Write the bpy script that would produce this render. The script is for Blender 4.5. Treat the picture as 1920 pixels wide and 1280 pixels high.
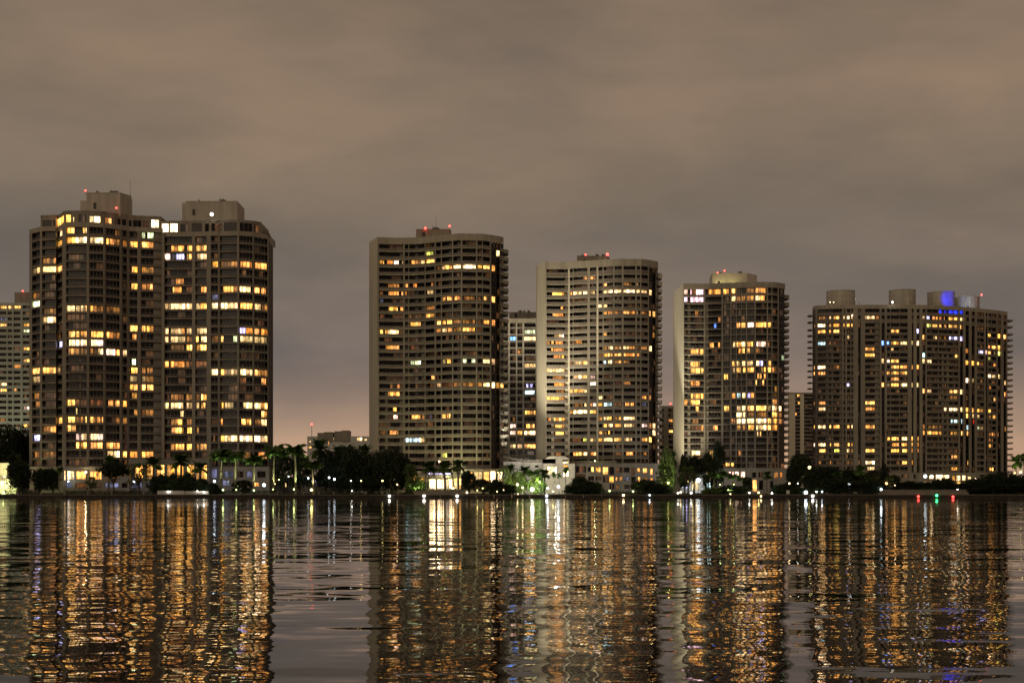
import bpy, math, random
from mathutils import Vector
random.seed(7)
C = bpy.context.scene.collection
for o in list(bpy.data.objects): bpy.data.objects.remove(o)
F = 2667.0      # focal length in photo pixels (50 mm on 36 mm, photo 1920 wide)
HOR = 920.0     # horizon row in the photo
EYE = 2.5       # camera height above the water
GZ = 1.25       # height of the lawn above the water

# ---------------------------------------------------------------- camera
sc = bpy.context.scene
cam = bpy.data.cameras.new('camera'); cam_o = bpy.data.objects.new('camera', cam); C.objects.link(cam_o)
cam_o.location = (0, 0, EYE); cam_o.rotation_euler = (math.radians(90), 0, 0)
cam.lens = 50.0; cam.sensor_width = 36.0; cam.shift_y = 0.1458; cam.clip_end = 12000; cam.clip_start = 0.5
sc.camera = cam_o
# ---------------------------------------------------------------- world: low cloud lit by the city
w = bpy.data.worlds.new("World"); sc.world = w; w.use_nodes = True
nt = w.node_tree; nt.nodes.clear(); N = nt.nodes.new; L = nt.links.new
SUN_DIR = Vector((0.50, 0.80, -0.33)).normalized()
tc = N('ShaderNodeTexCoord'); sep = N('ShaderNodeSeparateXYZ'); L(tc.outputs['Generated'], sep.inputs[0])
rampz = N('ShaderNodeValToRGB'); L(sep.outputs['Z'], rampz.inputs[0])
stops = [(0.0, (.54,.345,.24)), (.035, (.47,.31,.222)), (.062, (.325,.23,.185)), (.095, (.205,.163,.147)), (.14, (.190,.153,.132)), (.20, (.222,.170,.130)),
         (.27, (.245,.180,.134)), (.36, (.205,.152,.115)), (1.0, (.12,.095,.075))]
while len(rampz.color_ramp.elements) < len(stops): rampz.color_ramp.elements.new(.5)
for e, (p, c) in zip(rampz.color_ramp.elements, stops): e.position = p; e.color = (*c, 1)
mp = N('ShaderNodeMapping'); mp.inputs['Scale'].default_value = (3.0, 3.0, 9.5); mp.inputs['Location'].default_value = (3.1, .4, 1.3)
L(tc.outputs['Generated'], mp.inputs[0])
nz = N('ShaderNodeTexNoise'); nz.inputs['Scale'].default_value = 1.15; nz.inputs['Detail'].default_value = 6; nz.inputs['Roughness'].default_value = .52; nz.inputs['Distortion'].default_value = .25
L(mp.outputs[0], nz.inputs['Vector'])
cr = N('ShaderNodeValToRGB'); L(nz.outputs['Fac'], cr.inputs[0])
cr.color_ramp.elements[0].position = .34; cr.color_ramp.elements[0].color = (.76,.80,.85,1)
cr.color_ramp.elements[1].position = .66; cr.color_ramp.elements[1].color = (1.15,1.10,1.05,1)
# the glow of the town is a little stronger to the right
xr = N('ShaderNodeMapRange'); L(sep.outputs['X'], xr.inputs[0]); xr.inputs[1].default_value = -.4; xr.inputs[2].default_value = .4; xr.inputs[3].default_value = .91; xr.inputs[4].default_value = 1.07
mul = N('ShaderNodeMixRGB'); mul.blend_type = 'MULTIPLY'; mul.inputs[0].default_value = 1; L(rampz.outputs[0], mul.inputs[1]); L(cr.outputs[0], mul.inputs[2])
xr.inputs[3].default_value = 0; xr.inputs[4].default_value = 1
xc = N('ShaderNodeMixRGB'); L(xr.outputs[0], xc.inputs[0]); xc.inputs[1].default_value = (.95,.965,.93,1); xc.inputs[2].default_value = (1.13,1.08,.98,1)
# small darker rags of cloud, thicker towards the upper left
mp3 = N('ShaderNodeMapping'); mp3.inputs['Scale'].default_value = (5, 5, 15); mp3.inputs['Location'].default_value = (1.7, 8.4, 2.2); L(tc.outputs['Generated'], mp3.inputs[0])
nz3 = N('ShaderNodeTexNoise'); nz3.inputs['Scale'].default_value = 1.0; nz3.inputs['Detail'].default_value = 5; nz3.inputs['Roughness'].default_value = .5; L(mp3.outputs[0], nz3.inputs['Vector'])
r3 = N('ShaderNodeValToRGB'); L(nz3.outputs['Fac'], r3.inputs[0]); r3.color_ramp.elements[0].position = .36; r3.color_ramp.elements[0].color = (.84,.86,.88,1); r3.color_ramp.elements[1].position = .58; r3.color_ramp.elements[1].color = (1.05,1.04,1.03,1)
mul3 = N('ShaderNodeMixRGB'); mul3.blend_type = 'MULTIPLY'; mul3.inputs[0].default_value = 1; L(mul.outputs[0], mul3.inputs[1]); L(r3.outputs[0], mul3.inputs[2])
mul2 = N('ShaderNodeVectorMath'); mul2.operation = 'MULTIPLY'; L(mul3.outputs[0], mul2.inputs[0]); L(xc.outputs[0], mul2.inputs[1])
sky = N('ShaderNodeTexSky'); sky.sky_type = 'NISHITA'; sky.sun_disc = False
sky.sun_elevation = math.asin(-SUN_DIR.z); sky.sun_rotation = math.atan2(-SUN_DIR.x, -SUN_DIR.y)
sks = N('ShaderNodeVectorMath'); sks.operation = 'SCALE'; sks.inputs['Scale'].default_value = .001; L(sky.outputs[0], sks.inputs[0])
add = N('ShaderNodeVectorMath'); add.operation = 'ADD'; L(mul2.outputs[0], add.inputs[0]); L(sks.outputs[0], add.inputs[1])
bg = N('ShaderNodeBackground'); L(add.outputs[0], bg.inputs[0]); bg.inputs[1].default_value = 1.0
wo_ = N('ShaderNodeOutputWorld'); L(bg.outputs[0], wo_.inputs[0])
# ---------------------------------------------------------------- one weak, very soft key: the glow of the city behind the bay
sl = bpy.data.lights.new('city_glow', 'SUN'); sl.energy = 0.42; sl.angle = math.radians(35); sl.color = (1, .80, .55)
so = bpy.data.objects.new('city_glow', sl); C.objects.link(so); so.rotation_euler = SUN_DIR.to_track_quat('-Z', 'Y').to_euler()
sc.view_settings.view_transform = 'Standard'; sc.view_settings.look = 'None'; sc.view_settings.exposure = 0; sc.view_settings.gamma = 1
sc.render.engine = 'CYCLES'; sc.cycles.use_denoising = True; sc.cycles.max_bounces = 5; sc.cycles.diffuse_bounces = 2; sc.cycles.glossy_bounces = 3
sc.cycles.sample_clamp_indirect = 6; sc.cycles.sample_clamp_direct = 0; sc.cycles.caustics_reflective = False; sc.cycles.caustics_refractive = False

# ---------------------------------------------------------------- helpers
def at(u, y, D): return Vector(((u - 960) / F * D, D, EYE + (HOR - y) / F * D))
def X(u, D): return (u - 960) / F * D
def zy(y, D): return EYE + (HOR - y) / F * D

def mat(name, col, rough=.7, spec=.3, var=.12, scale=.25, streak=0.0, metal=0.0, fine=0.0):
    m = bpy.data.materials.new(name); m.use_nodes = True; t = m.node_tree; p = t.nodes['Principled BSDF']
    p.inputs['Roughness'].default_value = rough; p.inputs['Specular IOR Level'].default_value = spec; p.inputs['Metallic'].default_value = metal
    g = t.nodes.new('ShaderNodeNewGeometry'); mpn = t.nodes.new('ShaderNodeMapping'); t.links.new(g.outputs['Position'], mpn.inputs[0])
    mpn.inputs['Scale'].default_value = (scale, scale, scale * (.12 if streak else 1))
    n = t.nodes.new('ShaderNodeTexNoise'); n.inputs['Detail'].default_value = 6; n.inputs['Scale'].default_value = 1; n.inputs['Roughness'].default_value = .65
    t.links.new(mpn.outputs[0], n.inputs['Vector'])
    oi = t.nodes.new('ShaderNodeObjectInfo')
    r = t.nodes.new('ShaderNodeMapRange'); t.links.new(n.outputs['Fac'], r.inputs[0])
    r.inputs[1].default_value = .3; r.inputs[2].default_value = .7; r.inputs[3].default_value = 1 - var * 1.6; r.inputs[4].default_value = 1 + var
    r2 = t.nodes.new('ShaderNodeMapRange'); t.links.new(oi.outputs['Random'], r2.inputs[0]); r2.inputs[3].default_value = 1 - var * .5; r2.inputs[4].default_value = 1 + var * .5
    mu = t.nodes.new('ShaderNodeMath'); mu.operation = 'MULTIPLY'; t.links.new(r.outputs[0], mu.inputs[0]); t.links.new(r2.outputs[0], mu.inputs[1])
    v = t.nodes.new('ShaderNodeVectorMath'); v.operation = 'SCALE'; v.inputs[0].default_value = col; t.links.new(mu.outputs[0], v.inputs['Scale'])
    t.links.new(v.outputs[0], p.inputs['Base Color'])
    return m
def emis(name, col, s):
    m = bpy.data.materials.new(name); m.use_nodes = True; t = m.node_tree; p = t.nodes['Principled BSDF']
    p.inputs['Base Color'].default_value = (.8, .8, .8, 1); p.inputs['Emission Color'].default_value = (*col, 1); p.inputs['Emission Strength'].default_value = s
    return m
M = dict(
    wall=mat('painted_concrete', (.275,.245,.195), var=.2, streak=1, scale=.35),
    band=mat('balcony_concrete', (.20,.172,.135), var=.2, streak=1, scale=.4),
    edge=mat('slab_edge_paint', (.33,.295,.23), var=.16, streak=1, scale=.5),
    endw=mat('end_wall_lit_tone', (.58,.53,.41), var=.10, streak=1, scale=.3),  # paler than the balconies: stronger light on end walls put into the colour
    band1=mat('warm_grey_concrete', (.19,.163,.13), var=.2, streak=1, scale=.4),
    pale=mat('pale_green_render', (.40,.41,.34), var=.12, streak=1, scale=.4),
    white=mat('white_render', (.62,.60,.55), var=.10, scale=.5),
    cream=mat('cream_render', (.60,.56,.45), var=.10, scale=.5),
    band3=mat('pale_balcony_concrete', (.42,.385,.32), var=.16, streak=1, scale=.4),
    edge3=mat('pale_slab_edge', (.60,.56,.48), var=.12, streak=1, scale=.5),
    endw3=mat('end_wall_bright_lit_tone', (.78,.73,.60), var=.07, streak=1, scale=.3),  # raised towards white so the wall looks more strongly lit
    lit_leaf=mat('lit_leaves', (.085,.14,.03), rough=.6, var=.4, scale=.8),  # brighter than the hedge leaves: lamplight on these plants put into the colour
    core=mat('recess_wall', (.08,.065,.055), var=.2, scale=.5),
    mull=mat('window_frame_aluminium', (.13,.118,.10), rough=.5, var=.1),
    dmull=mat('dark_bronze_frame', (.05,.04,.035), rough=.4, var=.1),
    rail=mat('railing_metal', (.34,.32,.28), rough=.5, var=.1),
    roof=mat('roof_gravel', (.2,.19,.17), var=.2, scale=1),
    grass=mat('lawn_grass', (.025,.042,.014), rough=.95, spec=.1, var=.45, scale=.6),
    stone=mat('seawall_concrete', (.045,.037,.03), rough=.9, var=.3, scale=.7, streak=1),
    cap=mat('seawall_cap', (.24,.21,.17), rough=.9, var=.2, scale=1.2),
    soil=mat('town_ground', (.06,.055,.045), rough=1, var=.3, scale=.1),
    bark=mat('bark', (.11,.085,.06), rough=.95, var=.35, scale=2.5, streak=1),
    pbark=mat('palm_bark', (.22,.19,.15), rough=.95, var=.25, scale=3),
    leaf=mat('broad_leaves', (.020,.032,.011), rough=.6, var=.5, scale=.45),
    leaf2=mat('olive_leaves', (.05,.05,.016), rough=.6, var=.5, scale=.5),
    pleaf=mat('palm_fronds', (.06,.12,.022), rough=.5, var=.4, scale=.7),
    hedge=mat('hedge_leaves', (.022,.04,.012), rough=.7, var=.5, scale=.8),
    metal=mat('lamp_metal', (.08,.08,.08), rough=.5, var=.1),
    dark=mat('dark_glass_strip', (.05,.035,.03), rough=.35, spec=.3, var=.35, scale=.3),
)
def glass():
    m = bpy.data.materials.new('window_glass'); m.use_nodes = True; t = m.node_tree; p = t.nodes['Principled BSDF']
    p.inputs['Roughness'].default_value = .12; p.inputs['Specular IOR Level'].default_value = .2
    g = t.nodes.new('ShaderNodeNewGeometry'); mpn = t.nodes.new('ShaderNodeMapping'); t.links.new(g.outputs['Position'], mpn.inputs[0]); mpn.inputs['Scale'].default_value = (.8, .3, .33)
    n = t.nodes.new('ShaderNodeTexWhiteNoise'); sn = t.nodes.new('ShaderNodeVectorMath'); sn.operation = 'FLOOR'; t.links.new(mpn.outputs[0], sn.inputs[0]); t.links.new(sn.outputs[0], n.inputs['Vector'])
    r = t.nodes.new('ShaderNodeValToRGB'); t.links.new(n.outputs['Value'], r.inputs[0])
    r.color_ramp.elements[0].color = (.004,.003,.003,1); r.color_ramp.elements[1].color = (.024,.012,.009,1); e = r.color_ramp.elements.new(.7); e.color = (.007,.005,.0045,1)
    t.links.new(r.outputs[0], p.inputs['Base Color'])
    return m
M['glass'] = glass()
def litmat():
    m = bpy.data.materials.new('lit_window_glass'); m.use_nodes = True; t = m.node_tree; p = t.nodes['Principled BSDF']
    p.inputs['Base Color'].default_value = (.05,.04,.03,1); p.inputs['Roughness'].default_value = .2
    a = t.nodes.new('ShaderNodeAttribute'); a.attribute_name = 'glow'
    g = t.nodes.new('ShaderNodeNewGeometry'); mpn = t.nodes.new('ShaderNodeMapping'); t.links.new(g.outputs['Position'], mpn.inputs[0]); mpn.inputs['Scale'].default_value = (1.7, .6, .55)
    n = t.nodes.new('ShaderNodeTexNoise'); n.inputs['Scale'].default_value = 1; n.inputs['Detail'].default_value = 3; t.links.new(mpn.outputs[0], n.inputs['Vector'])
    r = t.nodes.new('ShaderNodeMapRange'); t.links.new(n.outputs['Fac'], r.inputs[0]); r.inputs[1].default_value = .32; r.inputs[2].default_value = .68; r.inputs[3].default_value = .35; r.inputs[4].default_value = 1.9
    t.links.new(a.outputs['Color'], p.inputs['Emission Color']); t.links.new(r.outputs[0], p.inputs['Emission Strength'])
    return m
M['lit'] = litmat()
GLOW = {'W': (2.7,1.7,.70), 'X': (4.2,2.85,1.4), 'Y': (2.2,.90,.13), 'O': (1.5,.47,.05), 'o': (.36,.14,.03), 'y': (1.0,.62,.24),
        'B': (.35,.8,2.6), 'b': (.02,.06,2.2), 'V': (1.5,1.35,2.6), 'v': (.10,.11,.19), 'G': (1.7,1.9,1.0), 'g': (1.5,1.5,.25), 'c': (1.3,1.9,2.0),
        'p': (2.4,1.5,1.1), 'P': (3.6,2.3,2.7), 'R': (1.6,.06,.04), 'r': (.12,.04,.012), 'q': (.035,.014,.006), 'k': (.075,.03,.01), 'd': None}

LOC = {}
def wloc(o): return LOC.get(o.name, Vector((0,0,0))) if o else Vector((0,0,0))
class MB:
    def __init__(s): s.v = []; s.f = []; s.m = []; s.g = []; s.ms = []
    def mi(s, m):
        if m not in s.ms: s.ms.append(m)
        return s.ms.index(m)
    def face(s, pts, m, g=None):
        i = len(s.v); s.v.extend(tuple(p) for p in pts); s.f.append(tuple(range(i, i + len(pts)))); s.m.append(s.mi(m)); s.g.append(g)
    def box(s, x0, x1, y0, y1, z0, z1, m):
        P = [(x0,y0,z0),(x1,y0,z0),(x1,y1,z0),(x0,y1,z0),(x0,y0,z1),(x1,y0,z1),(x1,y1,z1),(x0,y1,z1)]
        i = len(s.v); s.v.extend(P); k = s.mi(m)
        for q in ((0,1,5,4),(1,2,6,5),(2,3,7,6),(3,0,4,7),(4,5,6,7),(3,2,1,0)): s.f.append(tuple(i + a for a in q)); s.m.append(k); s.g.append(None)
    def sweep(s, pts, z0, z1, d0, d1, m):            # pts: list of (x, y) of the face line; offsets go towards +Y
        i = len(s.v); k = s.mi(m)
        for x, y in pts: s.v.extend([(x,y+d0,z0),(x,y+d0,z1),(x,y+d1,z1),(x,y+d1,z0)])
        for j in range(len(pts) - 1):
            a = i + 4*j; b = a + 4
            for q in ((a,b,b+1,a+1),(a+1,b+1,b+2,a+2),(a+2,b+2,b+3,a+3),(a+3,b+3,b,a)): s.f.append(q); s.m.append(k); s.g.append(None)
        a = i; b = i + 4*(len(pts)-1)
        s.f.append((a,a+1,a+2,a+3)); s.m.append(k); s.g.append(None); s.f.append((b+3,b+2,b+1,b)); s.m.append(k); s.g.append(None)
    def prism(s, poly, z0, z1, m):
        n = len(poly); i = len(s.v); k = s.mi(m); s.v.extend((x,y,z0) for x,y in poly); s.v.extend((x,y,z1) for x,y in poly)
        for j in range(n):
            q = (j+1) % n; s.f.append((i+j,i+q,i+n+q,i+n+j)); s.m.append(k); s.g.append(None)
        s.f.append(tuple(i+n+j for j in range(n))); s.m.append(k); s.g.append(None); s.f.append(tuple(i+j for j in reversed(range(n)))); s.m.append(k); s.g.append(None)
    def tube(s, pts, rs, m, n=7):
        i = len(s.v); k = s.mi(m)
        for j, (p, r) in enumerate(zip(pts, rs)):
            p = Vector(p); q = Vector(pts[min(j+1, len(pts)-1)]) - Vector(pts[max(j-1, 0)]); q.normalize()
            a = q.cross(Vector((0.3,1,.2))).normalized(); b = q.cross(a)
            for t in range(n): an = t*2*math.pi/n; s.v.append(tuple(p + (a*math.cos(an) + b*math.sin(an))*r))
        for j in range(len(pts)-1):
            for t in range(n):
                a0 = i+j*n+t; a1 = i+j*n+(t+1)%n; s.f.append((a0,a1,a1+n,a0+n)); s.m.append(k); s.g.append(None)
        s.f.append(tuple(i+t for t in reversed(range(n)))); s.m.append(k); s.g.append(None)
        s.f.append(tuple(i+(len(pts)-1)*n+t for t in range(n))); s.m.append(k); s.g.append(None)
    def ball(s, c, r, m, n=10, sz=1.0):
        i = len(s.v); k = s.mi(m); rows = n//2
        for a in range(rows+1):
            th = math.pi*a/rows
            for b in range(n): ph = 2*math.pi*b/n; s.v.append((c[0]+r*math.sin(th)*math.cos(ph), c[1]+r*math.sin(th)*math.sin(ph), c[2]+r*sz*math.cos(th)))
        for a in range(rows):
            for b in range(n): s.f.append((i+a*n+b, i+(a+1)*n+b, i+(a+1)*n+(b+1)%n, i+a*n+(b+1)%n)); s.m.append(k); s.g.append(None)
    def join(s, o):
        i = len(s.v); s.v.extend(o.v); s.f.extend(tuple(a+i for a in f) for f in o.f); s.g.extend(o.g); s.m.extend(s.mi(o.ms[k]) for k in o.m)
    def build(s, name, parent=None, smooth=False):
        off = wloc(parent); me = bpy.data.meshes.new(name)
        me.from_pydata([(x-off.x, y-off.y, z-off.z) for x,y,z in s.v], [], s.f)
        for m in s.ms: me.materials.append(m)
        me.polygons.foreach_set('material_index', s.m)
        if any(g is not None for g in s.g):
            at_ = me.attributes.new('glow', 'FLOAT_COLOR', 'FACE')
            for j, g in enumerate(s.g): at_.data[j].color = (*(g or (0,0,0)), 1)
        if smooth: me.polygons.foreach_set('use_smooth', [True]*len(s.f))
        me.update(); o = bpy.data.objects.new(name, me); C.objects.link(o)
        if parent: o.parent = parent; LOC[o.name] = off
        return o
def tag(o, label=None, cat=None, group=None, kind=None):
    if label: o['label'] = label
    if cat: o['category'] = cat
    if group: o['group'] = group
    if kind: o['kind'] = kind
    return o
def thing(name, loc, label, cat, group=None):
    o = bpy.data.objects.new(name, None); C.objects.link(o); o.location = loc; o.empty_display_size = 1; LOC[o.name] = Vector(loc)
    return tag(o, label, cat, group)
def dup(root, loc, scale, rz, label, group=None, cat=None):
    r = root.copy(); C.objects.link(r); r.location = loc; r.scale = scale if hasattr(scale, '__len__') else (scale,)*3; r.rotation_euler = (0,0,rz); r['label'] = label
    if group: r['group'] = group
    if cat: r['category'] = cat
    for ch in list(root.children):
        c = ch.copy(); C.objects.link(c); c.parent = r
        for g in ch.children:
            d = g.copy(); C.objects.link(d); d.parent = c
    return r
# ---------------------------------------------------------------- facade kit
def interp(pr, u):
    if u <= pr[0][0]: return pr[0][1]
    for (a, da), (b, db) in zip(pr, pr[1:]):
        if u <= b: return da + (db-da)*(u-a)/(b-a)
    return pr[-1][1]
def line(pr, u0, u1, step=7):
    us = {u0, u1}; n = max(1, int((u1-u0)/step))
    for i in range(1, n): us.add(u0+(u1-u0)*i/n)
    for a, _ in pr:
        if u0 < a < u1: us.add(a)
    return [(X(u, interp(pr, u)), interp(pr, u)) for u in sorted(us)]
def glow(code, rnd):
    g = GLOW[code]; k = rnd.uniform(.75, 1.2)
    return tuple(max(0, c*k*rnd.uniform(.93, 1.07)) for c in g)
def window(pr, u0, u1, z0, z1, d, lits, rnd, frame, panew=1.35, flat=None):
    """one window: panes of glass between u0 and u1, lit where the list says, with its frame"""
    mb = MB(); D = interp(pr, (u0+u1)/2); n = max(1, round((u1-u0)*D/F/panew))
    cuts = {u0, u1}
    for k in range(1, n): cuts.add(u0+(u1-u0)*k/n)
    mull = sorted(cuts)
    if flat is None and rnd.random() < .3:                 # random faint warm glow added to unlit panes, no lamp behind it
        a_ = u0+(u1-u0)*rnd.uniform(0,.6); lits = [(a_, a_+(u1-u0)*rnd.uniform(.25,1), 'qqk'[rnd.randrange(3)])]+list(lits)
    for a, b, c in lits:
        if b <= u0 or a >= u1: continue
        cuts.add(max(a, u0)); cuts.add(min(b, u1))
    cs = sorted(cuts)
    for a, b in zip(cs, cs[1:]):
        if b-a < 1e-4: continue
        m_ = (a+b)/2; code = None
        for la, lb, c in lits:
            if la <= m_ <= lb: code = c
        P = [(X(u, interp(pr, u)), interp(pr, u)+d) for u in (a, b)]
        if code and GLOW.get(code):
            pk = rnd.choice((.28,.5,.8,1,1.2,1.5)); wh = rnd.uniform(0,.22) if code in 'YO' else 0
            hs = [0, .34+rnd.uniform(-.1,.1), .72+rnd.uniform(-.08,.08), 1]; base = glow(code, rnd)
            for q, (h0, h1) in enumerate(zip(hs, hs[1:])):
                f = (rnd.uniform(.45,1.0), rnd.uniform(.8,1.2), rnd.uniform(.75,1.2))[q]; za = z0+(z1-z0)*h0; zb = z0+(z1-z0)*h1
                mb.face([(P[0][0],P[0][1],za),(P[1][0],P[1][1],za),(P[1][0],P[1][1],zb),(P[0][0],P[0][1],zb)], M['lit'], tuple((c+wh*w3)*f*pk for c, w3 in zip(base, (1,1,.7))))
        else:
            mb.face([(P[0][0],P[0][1],z0),(P[1][0],P[1][1],z0),(P[1][0],P[1][1],z1),(P[0][0],P[0][1],z1)], M['glass'])
    for k, u in enumerate(mull):
        x = X(u, interp(pr, u)); y = interp(pr, u)+d; wd = .07
        if k == 0: x += wd
        if k == len(mull)-1: x -= wd
        mb.box(x-wd, x+wd, y-.09, y-.004, z0, z1, M[frame])
    for zz in (z0+.05, z1-.05): mb.sweep([(X(u, interp(pr, u)), interp(pr, u)+d) for u in (u0, u1)], zz-.05, zz+.05, -.07, -.006, M[frame])
    area = (u1-u0)*(z1-z0)/D
    lit = any(a < u1 and b > u0 and c not in 'ordqk' for a, b, c in lits)
    return (area*(1.3 if lit else 1), mb)

def emit_windows(root, wins, most=96):
    wins.sort(key=lambda t: -t[0])
    for a, mb in wins[:most]: mb.build('window', root)
    if wins[most:]:
        r = MB()
        for a, mb in wins[most:]: r.join(mb)
        tag(r.build('window', root), kind='stuff')

def wing(root, wins, prof, uref, ys, bays, u0, u1, lits, wo=1.65, rec=1.4, piers=(), thin=(), walls=(), slots=(), top=3.0, style='solid', frame='dmull',
         band='band', edge='edge', pier='wall', base=None, se=.42, segs=None, endwalls=(), seed=1, back=None, panew=1.35, core='core', segfrom=2, endm='endw'):
    rnd = random.Random(seed); Dr = interp(prof, uref); zs = [zy(y, Dr) for y in ys]; n = len(zs); base = GZ-.3 if base is None else base
    ztop = zs[0]+wo/2+top
    L_ = {}
    for (a, b, y, c) in lits:
        um = (a+b)/2
        if um < u0-2 or um > u1+2: continue
        Du = interp(prof, um); best = min(range(n), key=lambda i: abs(HOR-(zs[i]-EYE)*F/Du-y))
        if abs(HOR-(zs[best]-EYE)*F/Du-y) < 10: L_.setdefault(best, []).append((a, b, c))
    segs = segs or [(u0, u1)]
    # floors
    for i in range(n):
        zt = zs[i]-wo/2; zb = zs[i+1]+wo/2 if i < n-1 else zt-1.25
        mb = MB()
        for (a, b) in (segs if i >= segfrom else [(u0, u1)]):
            P = line(prof, a, b)
            mb.sweep(P, zb, zb+se, -.09, rec+.1, M[edge])
            if zt-zb-se > .05: mb.sweep(P, zb+se, zt, .05, .2, M[band])
        if len(segs) > 1: mb.sweep(line(prof, u0, u1), zb+.02, zb+.3, rec+.02, rec+.14, M[band])
        mb.build('balcony', root)
        if style == 'rail':
            rb = MB()
            for (a, b) in segs:
                P = line(prof, a, b)
                for hh in (.42,): rb.sweep(P, zt+hh, zt+hh+.07, .02, .1, M['rail'])
            rb.build('railing', root)
        elif style == 'open':
            rb = MB()
            for (a, b) in segs:
                P = line(prof, a, b)
                for hh in (.32, .85): rb.sweep(P, zt+hh, zt+hh+.05, .02, .08, M['rail'])
            rb.build('railing', root)
        for bay in bays:
            a, b = bay[0], bay[1]
            if len(bay) > 2 and not (bay[2] <= i <= bay[3]): continue
            wins.append(window(prof, a, b, zt-(.25 if zt-zb > .6 else 0), zs[i]+wo/2-.06, rec, L_.get(i, []), rnd, frame, panew))
        for (a, b) in slots:
            if i < segfrom: z0_, z1_ = zt, zs[i]+wo/2
            else: z0_ = zs[i]-1.2; z1_ = zs[i]+1.2
            wins.append(window(prof, a+.3, b-.3, z0_, z1_, rec-.2, L_.get(i, []), rnd, 'dmull', 2.5))
    # piers
    for (a, b) in piers:
        mb = MB(); mb.sweep(line(prof, a, b), base, ztop-top+.05, -.16, rec+.1, M[pier]); mb.build('pier', root)
    for (a, b) in thin:
        mb = MB(); mb.sweep(line(prof, a, b), base, ztop-top+.02, .0, rec+.1, M[edge]); mb.build('pier', root)
    for (a, b, f0, f1) in walls:
        mb = MB(); zt_ = zs[f0]+wo/2+.2; zb_ = (zs[f1]-wo/2-1.0) if f1 < n-1 else base
        mb.sweep(line(prof, a, b), zb_, zt_, rec-.25, rec+.1, M[pier]); mb.build('recessed_wall', root)
    for (a, b) in slots:
        mb = MB(); mb.sweep(line(prof, a, b), base, zs[max(segfrom-1, 0)]-wo/2-.8 if segfrom else zs[0]+wo/2, rec-.1, rec+.1, M['dark']); mb.build('dark_strip', root)
    for (P, zt2) in endwalls:
        mb = MB(); mb.sweep([(X(u, D), D) for u, D in P], base, zt2 if zt2 else ztop, 0, .5, M[endm]); mb.build('end_wall', root)
    # fascia round the roof and the body behind
    mb = MB(); P = line(prof, u0, u1); mb.sweep(P, zs[0]+wo/2, ztop, -.2, rec+.2, M['edge'] if edge in ('band1', 'dmull') else M[edge]); mb.build('roof_parapet', root)
    back = back or [(u1, interp(prof, u1)+22), (u0, interp(prof, u0)+22)]
    poly = [(x, y+rec+.16) for x, y in P] + [(X(u, D), D) for u, D in back]
    mb = MB(); mb.prism(poly, base, ztop-.9, M[core]); mb.build('body', root)
    return zs, ztop
def tips(root, zs, wo, u0, u1, D, depth, name='side_balcony', m='edge', thick=None, rev=False):
    for i in range(len(zs)-1):
        zt = zs[i]-wo/2; zb = zs[i+1]+wo/2
        if thick: zb = zt-thick
        x0, x1 = X(u0, D), X(u1, D); mb = MB(); w_ = (x1-x0)
        if rev: pl = [(x1, D), (x1, D+depth), (x0+w_*.3, D+depth), (x0, D+depth*.8), (x0, D+depth*.25), (x0+w_*.35, D)]
        else: pl = [(x0, D), (x1-w_*.35, D), (x1, D+depth*.25), (x1, D+depth*.8), (x1-w_*.3, D+depth), (x0, D+depth)]
        mb.prism(pl, zb, zb+.3, M[m])
        for (a, b) in zip(pl, pl[1:]):                       # parapet leans outwards a little
            e = .25 if not rev else -.25
            mb.face([(a[0],a[1],zb+.3),(b[0],b[1],zb+.3),(b[0]+e*.6,b[1],zt),(a[0]+e*.6,a[1],zt)], M[m])
            mb.face([(b[0]+e*.6,b[1]+.15,zt),(a[0]+e*.6,a[1]+.15,zt),(a[0],a[1]+.15,zb+.3),(b[0],b[1]+.15,zb+.3)], M[m])
            mb.face([(a[0]+e*.6,a[1],zt),(b[0]+e*.6,b[1],zt),(b[0]+e*.6,b[1]+.15,zt),(a[0]+e*.6,a[1]+.15,zt)], M[m])
        mb.build(name, root)
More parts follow.
